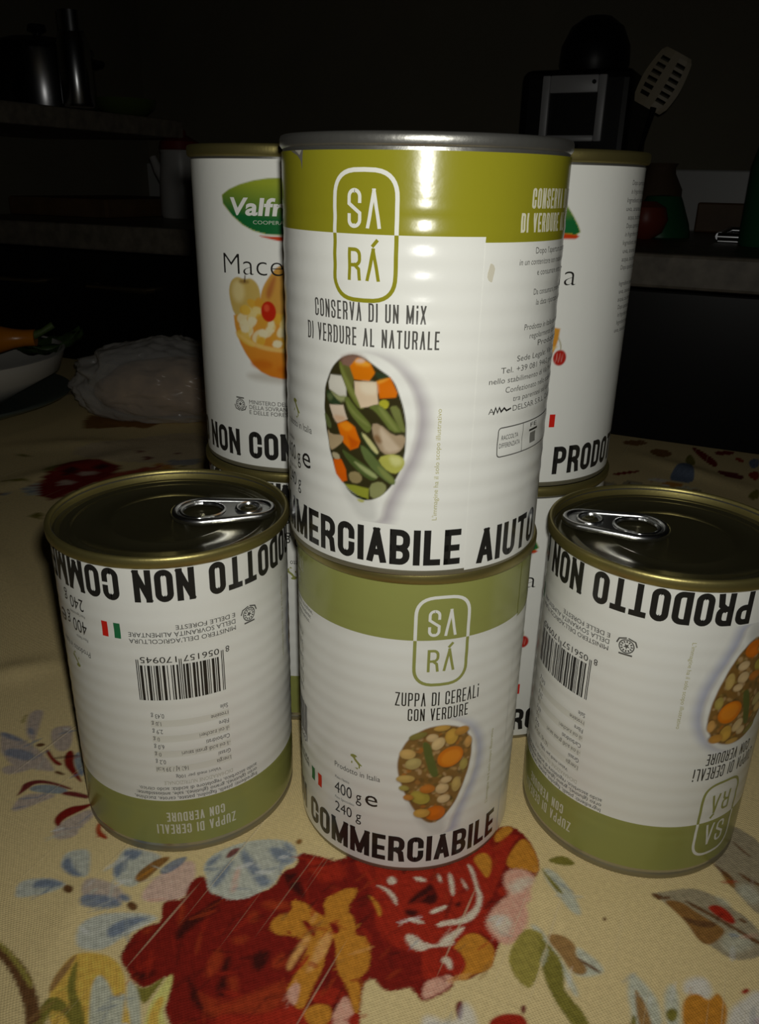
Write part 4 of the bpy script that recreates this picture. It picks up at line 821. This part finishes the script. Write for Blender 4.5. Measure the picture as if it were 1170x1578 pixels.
def tab_meshes():                           # along -y: nose near the rim, finger ring near the middle
    zt = (H - 2.0) / 1000; k = .001
    def egg(y0, y1, w0, w1, n=14):          # nose end (y0, half-width w0) to ring end (y1, half-width w1)
        P = []
        for t in np.linspace(-PI / 2, PI / 2, n): P.append((w1 * math.sin(t + 0) , y1 - w1 + w1 * math.cos(t)))
        for t in np.linspace(PI / 2, 3 * PI / 2, n): P.append((w0 * math.sin(t), y0 + w0 + w0 * math.cos(t)))
        return P
    out = egg(-33.5, -1.0, 6.6, 9.4); hole = egg(-17.5, -3.2, 6.3, 7.0)
    rim = tube('ring', [(x * k, y * k, zt) for x, y in out], .00125, 10, True)
    inner = tube('ring', [(x * k, y * k, zt + .0001) for x, y in hole], .0008, 8, True)
    n = 40; V = []; F = []                  # web plate between the outer ring and the finger hole
    yo = np.array(out); yh = np.array(hole)
    def hit(P, a, c):
        best = 0; d = np.array([math.cos(a), math.sin(a)])
        for p, q in zip(P, np.roll(P, -1, 0)):
            e = q - p; den = d[0] * e[1] - d[1] * e[0]
            if abs(den) < 1e-9: continue
            w_ = p - c; t = (w_[0] * e[1] - w_[1] * e[0]) / den; s = (w_[0] * d[1] - w_[1] * d[0]) / den
            if t > 0 and -1e-6 <= s <= 1 + 1e-6: best = max(best, t)
        return c + d * best
    c = np.array([0, -10.0])
    for zz in (zt + .0003, zt - .0004):
        for i in range(n):
            a = 2 * PI * i / n
            for P in (yo, yh): q = hit(P, a, c); V.append((q[0] * k, q[1] * k, zz))
    for i in range(n):
        j = (i + 1) % n; F.append((2 * i, 2 * j, 2 * j + 1, 2 * i + 1)); b = 2 * n; F.append((b + 2 * i, b + 2 * i + 1, b + 2 * j + 1, b + 2 * j))
    web = mesh_from('web', V, F, True, 30)
    ring2 = tube('ring', [(4.6 * k * math.cos(t), -25.4 * k + 3.9 * k * math.sin(t), zt + .0005) for t in np.linspace(0, 2 * PI, 24, endpoint=False)], .0007, 8, True)
    riv = lathe('rivet', mm([(3.4, H - 3.9), (3.3, H - 2.0), (2.6, H - 1.2), (1.6, H - .9), (1.5, H - 1.3), (.0001, H - 1.35)]), 24, 50)
    riv.transform(Matrix.Translation((0, -25.4 * k, 0)))
    return join_data('pull_tab', [rim, inner, web, ring2]), riv
TAB, RIVET = tab_meshes()
for me, m in ((BODY, M_silver), (RIM_GOLD, M_gold), (LIDP, M_lid), (TAB, M_tab), (RIVET, M_lid)): me.materials.append(m)
M_foot = mat('foot_lacquer', (0.30, 0.28, 0.20), 0.45, 0.7)
RIM_SILVER.materials.append(M_silver); RIM_FOOT.materials.append(M_foot); ENDP.materials.append(M_foot)
LABELS = {}
for k_, fn_, RIB in (('verdure', verdure_label, 0.075), ('zuppa', zuppa_label, 0.042), ('macedonia', macedonia_label, 0.008)): LABELS[k_] = fn_()
for base, subs in LABELS.values():
    base.materials.append(M_paper)
    for _, me in subs: me.materials.append(M_paper)
FLIP = Matrix.Translation((0, 0, H / 1000)) @ Matrix.Rotation(PI, 4, 'Y')
def tin(name, kind, label, xy, z, rz, inverted=False, tab=0.0, group=None, notice=None, tilt=None, scale=1.0):
    r = thing(name, label, 'tin can', (xy[0], xy[1], TZ + z), math.radians(rz), group)
    I = Matrix.Identity(4); up_ = FLIP if inverted else I
    o = link('body', BODY, r); o.matrix_local = up_
    base, subs = LABELS[kind]
    lb = link('label', base, r); lb.matrix_local = up_
    for nm, me in subs: link(nm, me, lb)
    if notice is not None:
        me = maced_notice(notice); me.materials.append(M_paper); link('notice_lettering', me, lb)
    link('foot_rim', RIM_FOOT, r); e2 = link('foot_panel', ENDP, r); e2.matrix_local = FLIP
    link('lid_rim', RIM_SILVER if kind == 'verdure' else RIM_GOLD, r)
    lp = link('lid', LIDP, r); lp.matrix_local = Matrix.Rotation(math.radians(tab - rz), 4, 'Z')
    t = link('pull_tab', TAB, lp); t['label'] = 'shiny steel ring pull'; link('rivet', RIVET, t)
    if tilt: r.rotation_euler = (tilt[0], tilt[1], math.radians(rz))
    r.scale = (scale, scale, 1)
    return r
ZL = H / 1000
tin('vegetable_tin', 'verdure', 'olive and white tin of mixed vegetables stacked on the cereal soup tin', (.0103, .2352), ZL, -23.6, scale=1.018)
tin('soup_tin', 'zuppa', 'upright white and olive cereal soup tin under the mixed vegetables tin', CANPOS['C'], 0, 11.6)
tin('soup_tin', 'zuppa', 'upside-down cereal soup tin showing its barcode with flag, ring pull on top', CANPOS['L'], 0, -82.5, True, tab=99.4)
tin('soup_tin', 'zuppa', 'upside-down cereal soup tin with ring pull, beside taupe printed leaves', CANPOS['R'], 0, -163.7, True, tab=-108)
tin('soup_tin', 'zuppa', 'upside-down soup tin under a fruit salad tin, mostly hidden', CANPOS['BL'], 0, -40, True, tab=150)
tin('fruit_tin', 'macedonia', 'fruit salad tin with green leaf logo and amber bowl picture showing', CANPOS['BL'], ZL, 0, notice=-137)
tin('fruit_tin', 'macedonia', 'fruit salad tin stacked on another fruit tin, white label side showing', CANPOS['BR'], ZL, -20.7, notice=35)
tin('fruit_tin', 'macedonia', 'lower fruit salad tin, wedged behind the soup tins under its twin', CANPOS['BR'], 0, -25, notice=21)

# ------------------------------------------------------------------ things on the table behind the tins
def film_mat():
    m = bpy.data.materials.new('clear_plastic_film'); m.use_nodes = True; nt = m.node_tree; out = nt.nodes['Material Output']; b = nt.nodes['Principled BSDF']
    b.inputs['Base Color'].default_value = (0.75, 0.72, 0.68, 1); b.inputs['Roughness'].default_value = 0.22
    tr = nt.nodes.new('ShaderNodeBsdfTransparent'); mx = nt.nodes.new('ShaderNodeMixShader'); fr = nt.nodes.new('ShaderNodeLayerWeight'); fr.inputs['Blend'].default_value = 0.35
    mr = nt.nodes.new('ShaderNodeMapRange'); mr.inputs['To Min'].default_value = 0.25; mr.inputs['To Max'].default_value = 0.7
    nt.links.new(fr.outputs['Facing'], mr.inputs['Value']); nt.links.new(mr.outputs[0], mx.inputs[0])
    nt.links.new(tr.outputs[0], mx.inputs[1]); nt.links.new(b.outputs[0], mx.inputs[2]); nt.links.new(mx.outputs[0], out.inputs['Surface'])
    return m
def lump(name, sx, sy, sz, amp=0.1, k=6.0, seg=40, rings=24, flat=0.0, seed=0.0, crease=0.0):
    V = []; F = []
    for j in range(rings + 1):
        th = PI * j / rings
        for i in range(seg):
            ph = 2 * PI * i / seg; x, y, z = math.sin(th) * math.cos(ph), math.sin(th) * math.sin(ph), math.cos(th)
            d = 1 + amp * (math.sin(k * x + seed) * math.sin(k * y + 1.3 * seed) + .6 * math.sin(1.7 * k * z + 2 * x * k + seed))
            if crease:
                p = Vector((x + seed, y, z)); d += crease * (.9 - 1.8 * abs(mnoise.noise(p * 2.6))) + crease * .6 * (.6 - 1.5 * abs(mnoise.noise(p * 6.1))) + crease * .25 * mnoise.noise(p * 14)
            zz = z * d; zz = max(zz, -0.72)
            V.append((x * d * sx, y * d * sy, (zz + 0.72) * sz / 1.72))
    for j in range(rings):
        for i in range(seg): F.append((j * seg + i, (j + 1) * seg + i, (j + 1) * seg + (i + 1) % seg, j * seg + (i + 1) % seg))
    me = mesh_from(name, V, F)
    bm = bmesh.new(); bm.from_mesh(me); bmesh.ops.remove_doubles(bm, verts=bm.verts, dist=1e-6); bmesh.ops.recalc_face_normals(bm, faces=bm.faces); bm.to_mesh(me); bm.free()
    me.polygons.foreach_set('use_smooth', np.ones(len(me.polygons), bool))
    return me
M_bread = mat('bread_crust', (0.50, 0.33, 0.18), 0.7, var=0.35, vscale=60, bump=.4, bscale=150)
M_film = film_mat()
bx_, by_ = -0.205, 0.757
o = link('bread_loaf', lump('bread_loaf', .072, .040, .050, .06, 3.0, 60, 30, seed=1.0), None, M_bread); o.location = (bx_, by_, TZ + .0025)
tag(o, 'small pale bread loaf inside the clear plastic bag', 'bread')
o = link('plastic_bag', lump('plastic_bag', .086, .052, .068, .04, 5.0, 120, 80, seed=.4, crease=.10), None, M_film); o.location = (bx_, by_, TZ + .0006)
tag(o, 'crumpled clear plastic bag holding a bread loaf on the tablecloth', 'plastic bag')
px_, py_ = -.425, .748
M_plate = mat('plate_green_glaze', (0.10, 0.13, 0.11), 0.3); M_bowl = mat('bowl_white_glaze', (0.62, 0.60, 0.55), 0.3)
o = link('plate', lathe('plate', [(.0001, .002), (.085, .002), (.118, .014), (.120, .016), (.117, .017), (.084, .006), (.0001, .006)], 72, 60), None, M_plate); o.location = (px_, py_, TZ + .0005); tag(o, 'dark green plate under the white salad bowl', 'plate')
o = link('salad_bowl', lathe('salad_bowl', [(.0001, .0), (.06, .0), (.075, .010), (.112, .030), (.117, .044), (.1185, .048), (.116, .0485), (.109, .034), (.070, .014), (.0001, .008)], 80, 60), None, M_bowl); o.location = (px_, py_, TZ + .0075); tag(o, 'wide white bowl holding an orange pepper and leaves', 'bowl')
M_pep = mat('pepper_orange', (0.60, 0.20, 0.01), 0.3); M_leaf = mat('salad_leaf', (0.045, 0.085, 0.02), 0.5, var=.3, vscale=40); M_stem = mat('stem_green', (0.08, 0.13, 0.03), 0.6)
pep = thing('orange_pepper', 'long orange pepper lying in the white bowl', 'pepper', (px_ + .022, py_ - .008, TZ + .050), .32)
link('flesh', tube('flesh', [(x, .012 * math.sin(x * 30), .016 + .25 * (x - .02) ** 2) for x in np.linspace(-.075, .075, 16)], [.008 + .014 * math.sin(PI * min(1, (i + 1.5) / 15)) for i in range(16)], 14), pep, M_pep)
link('stem', tube('stem', [(.070, .008, .018), (.082, .012, .022), (.092, .012, .028)], [.005, .003, .0035], 8), pep, M_stem)
def leafy(l, w_, seed):
    V = []; F = []; n, m = 16, 9
    for i in range(n):
        t = i / (n - 1); ww = w_ * math.sin(PI * min(1, t * .9 + .08)) ** .7
        for j in range(m):
            q = j / (m - 1) * 2 - 1; V.append((l * (t - .5), ww * q, .010 * math.sin(3 * t + seed) + .008 * abs(q) + .004 * math.sin(9 * t + 7 * q + seed)))
    for i in range(n - 1):
        for j in range(m - 1): a = i * m + j; F.append((a, a + 1, a + m + 1, a + m))
    me = mesh_from('salad_leaf', V, F); bm = bmesh.new(); bm.from_mesh(me); bmesh.ops.solidify(bm, geom=bm.faces[:], thickness=.0008); bm.to_mesh(me); bm.free(); return me
for k, (dx, dy, dz, rz, l, w_, lab) in enumerate(((.035, -.080, .0545, -.2, .085, .026, 'dark green salad leaf in front of the orange pepper'), (-.010, .055, .056, .5, .13, .030, 'dark green salad leaf behind the orange pepper'), (.088, .066, .0555, .9, .07, .022, 'small dark salad leaf at the stem end of the pepper'))):
    o = link('salad_leaf', leafy(l, w_, k * 1.7), None, M_leaf); o.location = (px_ + dx, py_ + dy, TZ + dz); o.rotation_euler.z = rz; tag(o, lab, 'leaf', 'salad leaves in the bowl')

# ------------------------------------------------------------------ kitchen counter along the back wall (kitchen frame: e, n, z over the table)
def kt(name, label, cat, e, n, z, rz=0.0, group=None):
    P = AX * e + AN * n; return thing(name, label, cat, (P[0], P[1], TZ + z), RZ + rz, group)
M_bar = mat('handle_brass', (0.55, 0.42, 0.22), 0.3, 0.9); M_black = mat('black_plastic', (0.010, 0.010, 0.011), 0.4); M_steel = mat('brushed_steel', (0.55, 0.56, 0.58), 0.25, 1.0)
CN0, CN1, CZ = 1.05, 1.646, 0.14
handle = tube('handle', [(-.06, 0, 0), (-.06, -.022, 0), (.06, -.022, 0), (.06, 0, 0)], .005, 8)
for i, e0 in enumerate((-1.395, -.80, -.20, .40, 1.0)):
    wd = .595 if i == 0 else .6
    lab = ['dark base cupboard under the white jug, against the side wall', 'dark base cupboard below the wooden boards', 'dark drawer unit below the steel draining board', 'dark base cupboard between the drawer unit and another cupboard', 'dark base cupboard under the bare end of the worktop'][i]
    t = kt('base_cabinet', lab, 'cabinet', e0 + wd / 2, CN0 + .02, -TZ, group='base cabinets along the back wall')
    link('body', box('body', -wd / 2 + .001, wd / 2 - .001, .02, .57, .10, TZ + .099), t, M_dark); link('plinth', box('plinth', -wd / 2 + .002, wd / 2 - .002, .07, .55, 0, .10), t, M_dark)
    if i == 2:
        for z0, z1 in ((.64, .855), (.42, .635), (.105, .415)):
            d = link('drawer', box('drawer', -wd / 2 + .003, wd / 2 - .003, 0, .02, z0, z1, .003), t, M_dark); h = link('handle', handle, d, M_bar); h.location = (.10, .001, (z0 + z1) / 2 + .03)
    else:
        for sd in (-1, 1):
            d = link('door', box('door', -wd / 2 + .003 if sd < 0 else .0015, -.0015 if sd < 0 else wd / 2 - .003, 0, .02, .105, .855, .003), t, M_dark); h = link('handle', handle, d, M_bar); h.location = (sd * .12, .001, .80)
o = kput(link('worktop', box('worktop', -1.395, 1.6, CN0 - .01, CN1, CZ - .04, CZ, .004), None, M_worktop)); tag(o, 'beige speckled worktop running along the back wall', 'worktop')
# steel draining board
t = kt('draining_board', 'stainless steel draining board set on the worktop', 'sink', .24, 1.45, CZ)
link('pan', box('pan', -.32, .32, -.12, .12, 0.0003, .004, .001), t, M_steel)
for y in (-.118, .118): link('rim', tube('rim', [(-.32, y, .008), (.32, y, .008)], .006, 10), t, M_steel)
for x in (-.318, .318): link('rim', tube('rim', [(x, -.11, .008), (x, .11, .008)], .006, 10), t, M_steel)
for k in range(8): link('groove', tube('groove', [(-.28 + k * .07, -.09, .0045), (-.28 + k * .07, .09, .0045)], .003, 6), t, M_steel)
# espresso machine
t = kt('espresso_machine', 'black espresso machine with a square silver framed front', 'coffee machine', -.315, 1.345, CZ)
link('body', box('body', -.085, .085, .0, .19, 0, .235, .014, 3), t, M_black); link('drip_tray', box('drip_tray', -.075, .075, -.11, .0, 0.0, .03, .006), t, M_black)
pz0, pz1 = .135, .225
f = link('panel_frame', join_data('panel_frame', [box('f', -.048, -.036, -.010, .0, pz0, pz1, .002), box('f', .036, .048, -.010, .0, pz0, pz1, .002), box('f', -.036, .036, -.010, .0, pz1 - .024, pz1, .002), box('f', -.036, .036, -.010, .0, pz0, pz0 + .009, .002)]), t, mat('machine_silver', (.80, .80, .82), .45, .15))
link('lamp', tube('lamp', [(.030, -.010, pz1 - .010), (.030, -.013, pz1 - .010)], .003, 10), f, M_black)
link('spout', lathe('spout', [(.0001, .075), (.012, .075), (.016, .10), (.02, .13), (.0001, .131)], 24), t, M_black).location = (0, -.03, 0)
link('hopper', lathe('hopper', [(.0001, .236), (.05, .236), (.054, .25), (.052, .275), (.04, .30), (.02, .314), (.0001, .317)], 40), t, M_black).location = (.005, .09, 0)
# utensil jar with slotted turner
JE, JN = -.206, 1.22
o = link('utensil_jar', lathe('utensil_jar', [(.0001, .0), (.026, .0), (.028, .01), (.028, .11), (.026, .11), (.026, .012), (.0001, .006)], 40), None, M_black); P = AX * JE + AN * JN; o.location = (P[0], P[1], TZ + CZ + .0003); tag(o, 'black utensil jar next to the espresso machine', 'jar')
hd = at_n(1021, 124, JN - .0); M_cream = mat('turner_cream', (0.88, 0.78, 0.58), 0.4)
base_ = Vector((JE - .006, JN, CZ + .012)); tip = Vector((hd[0], JN, hd[2]))
ax_ = (tip - base_).normalized(); sd_ = Vector((ax_.z, 0, -ax_.x)); L_ = (tip - base_).length
t = kt('slotted_turner', 'cream slotted turner standing in the utensil jar', 'kitchen utensil', base_.x, base_.y, base_.z)
def turner_head():
    bm = bmesh.new(); n = 15; m = 9                 # columns across, slots down; cells left out are the slots
    wd = lambda v: .027 * (1 - .28 * abs(v - .45) ** 1.6 * 2.2) * (1 if .04 < v < .96 else .86)
    us = np.array([-1, -.78, -.68, -.36, -.20, .20, .36, .68, .78, 1]); us = np.array([-1, -.72, -.22, .22, .72, 1]); vs = [0, .12] + [x for k in range(6) for x in (.16 + k * .125, .16 + k * .125 + .07)] + [.93, 1]
    pts = {}
    for j, v in enumerate(vs):
        for i, u in enumerate(us): pts[i, j] = bm.verts.new((u * wd(v), 0.004 * u * u, (v - .5) * .070))
    for j in range(len(vs) - 1):
        for i in range(len(us) - 1):
            slot = i in (1, 3) and j >= 2 and j % 2 == 0 and j < 14
            if not slot: bm.faces.new((pts[i, j], pts[i + 1, j], pts[i + 1, j + 1], pts[i, j + 1]))
    bmesh.ops.solidify(bm, geom=bm.faces[:], thickness=.003); me = bpy.data.meshes.new('head'); bm.to_mesh(me); bm.free(); return me
ang = math.atan2(ax_.x, ax_.z)
h = link('head', turner_head(), t, M_cream); h.matrix_local = Matrix.Translation(ax_ * L_) @ Matrix.Rotation(ang + .26, 4, 'Y')
h = link('handle', tube('handle', [ax_ * d for d in (0, L_ * .3, L_ * .6, L_ - .032)], [.006, .006, .005, .007], 10, flat=.6), t, M_black)
# green bowl, clay pot, apple, tray, bottle on the worktop
M_green = mat('green_plastic', (0.03, 0.20, 0.08), 0.4); M_clay = mat('clay_brown', (0.20, 0.13, 0.07), 0.7); M_apple = mat('apple_red', (0.35, 0.06, 0.03), 0.4)
def kput_at(o, e, n, z, rz=0): P = AX * e + AN * n; o.location = (P[0], P[1], TZ + z); o.rotation_euler.z = RZ + rz; return o
g = at_n(1018, 345, 1.42)
o = kput_at(link('green_bowl', lathe('green_bowl', [(.047, .0), (.047, .004), (.043, .02), (.030, .052), (.026, .060), (.0001, .062)], 40), None, M_green), g[0], 1.42, CZ + .0004); tag(o, 'small green plastic bowl turned upside down on the worktop', 'bowl')
o = kput_at(link('clay_pot', lathe('clay_pot', [(.0001, 0), (.030, 0), (.042, .03), (.040, .07), (.026, .095), (.024, .105), (.028, .112), (.024, .112), (.020, .10), (.0001, .02)], 32), None, M_clay), at_n(1014, 300, 1.595)[0], 1.595, CZ + .0004); tag(o, 'brown clay pot behind the green bowl', 'pot')
o = kput_at(link('apple', lathe('apple', [(.0001, .004), (.012, 0), (.026, .010), (.032, .028), (.027, .045), (.012, .053), (.0001, .047)], 32), None, M_apple), at_n(994, 350, 1.33)[0], 1.33, CZ + .0004); tag(o, 'red apple on the worktop beside the green bowl', 'apple')
g = at_n(1105, 362, 1.61); o = kput_at(link('wooden_tray', box('wooden_tray', -.085, .085, -.008, .008, 0, .05, .003), None, M_wood), g[0] + .045, 1.618, CZ + .0004); tag(o, 'low wooden board leaning on the white splashback strip', 'board')
g = at_n(1163, 330, 1.30); t = kt('bottle', 'tall green bottle beside the draining board', 'bottle', g[0] + .022, 1.27, CZ + .0004)
link('body', lathe('body', [(.0001, 0), (.033, 0), (.036, .005), (.036, .10), (.030, .13), (.014, .165), (.013, .20), (.0001, .201)], 36), t, M_green); link('cap', lathe('cap', [(.0145, .19), (.0145, .212), (.0001, .213)], 24), t, M_black)
# side wall shelf with pot, thermos and green dish
o = kput(link('wall_shelf', box('wall_shelf', -1.398, -1.035, .62, 1.33, .28, .31, .003), None, M_worktop)); tag(o, 'pale shelf on the side wall carrying a cooking pot', 'shelf')
t = kt('cooking_pot', 'steel cooking pot with side handles on the wall shelf', 'pot', at_n(66, 120, 1.13)[0], 1.13, .3103)
link('body', lathe('body', [(.0001, 0), (.080, 0), (.084, .004), (.084, .088), (.087, .092), (.083, .092), (.081, .006), (.0001, .003)], 56), t, mat('pot_steel', (.25, .25, .26), .22, 1.0)); link('lid', lathe('lid', [(.086, .0925), (.084, .097), (.05, .108), (.0001, .111)], 56), t, M_black); link('knob', lathe('knob', [(.006, .110), (.006, .118), (.015, .122), (.013, .130), (.0001, .131)], 24), t, M_black)
for sd in (-1, 1): link('handle', tube('handle', [(sd * .084, -.03, .07), (sd * .108, -.026, .072), (sd * .108, .026, .072), (sd * .084, .03, .07)], .005, 8), t, M_black)
t = kt('thermos_flask', 'slim steel flask standing beside the cooking pot', 'flask', at_n(118, 120, 1.05)[0], 1.05, .3103)
link('body', lathe('body', [(.0001, 0), (.022, 0), (.024, .004), (.024, .085), (.019, .10), (.0001, .101)], 32), t, M_steel); link('cap', lathe('cap', [(.018, .102), (.018, .128), (.0001, .130)], 24), t, M_steel)
o = kput_at(link('small_dish', lathe('small_dish', [(.0001, 0), (.03, 0), (.052, .018), (.055, .03), (.052, .03), (.03, .006), (.0001, .004)], 36), None, mat('dish_green', (.14, .20, .05), .2)), at_n(192, 150, 1.26)[0], 1.26, .3103); tag(o, 'small green dish at the end of the wall shelf', 'dish')
# boards and jug on the left of the worktop
o = kput(link('cutting_board', box('cutting_board', -1.37, -1.12, 1.20, 1.50, CZ + .0004, CZ + .034, .005), None, M_wood)); tag(o, 'thick wooden cutting board lying on the worktop', 'cutting board')
t = kt('jug', 'white jug with a red lid beside the cutting board', 'jug', -1.055, 1.34, CZ + .0004)
M_white = mat('jug_white', (.75, .73, .70), .35)
link('body', lathe('body', [(.0001, 0), (.040, 0), (.043, .006), (.041, .07), (.036, .115), (.038, .12), (.0001, .121)], 40), t, M_white); l = link('lid', lathe('lid', [(.038, .1215), (.036, .135), (.015, .146), (.012, .155), (.0001, .157)], 36), t, mat('lid_red', (.30, .02, .015), .4))
link('handle', tube('handle', [(.038, 0, .10), (.065, 0, .098), (.068, 0, .06), (.042, 0, .03)], .006, 10), t, M_white); link('spout', tube('spout', [(-.034, 0, .06), (-.055, 0, .085), (-.066, 0, .108)], [.013, .009, .007], 12), t, M_white)
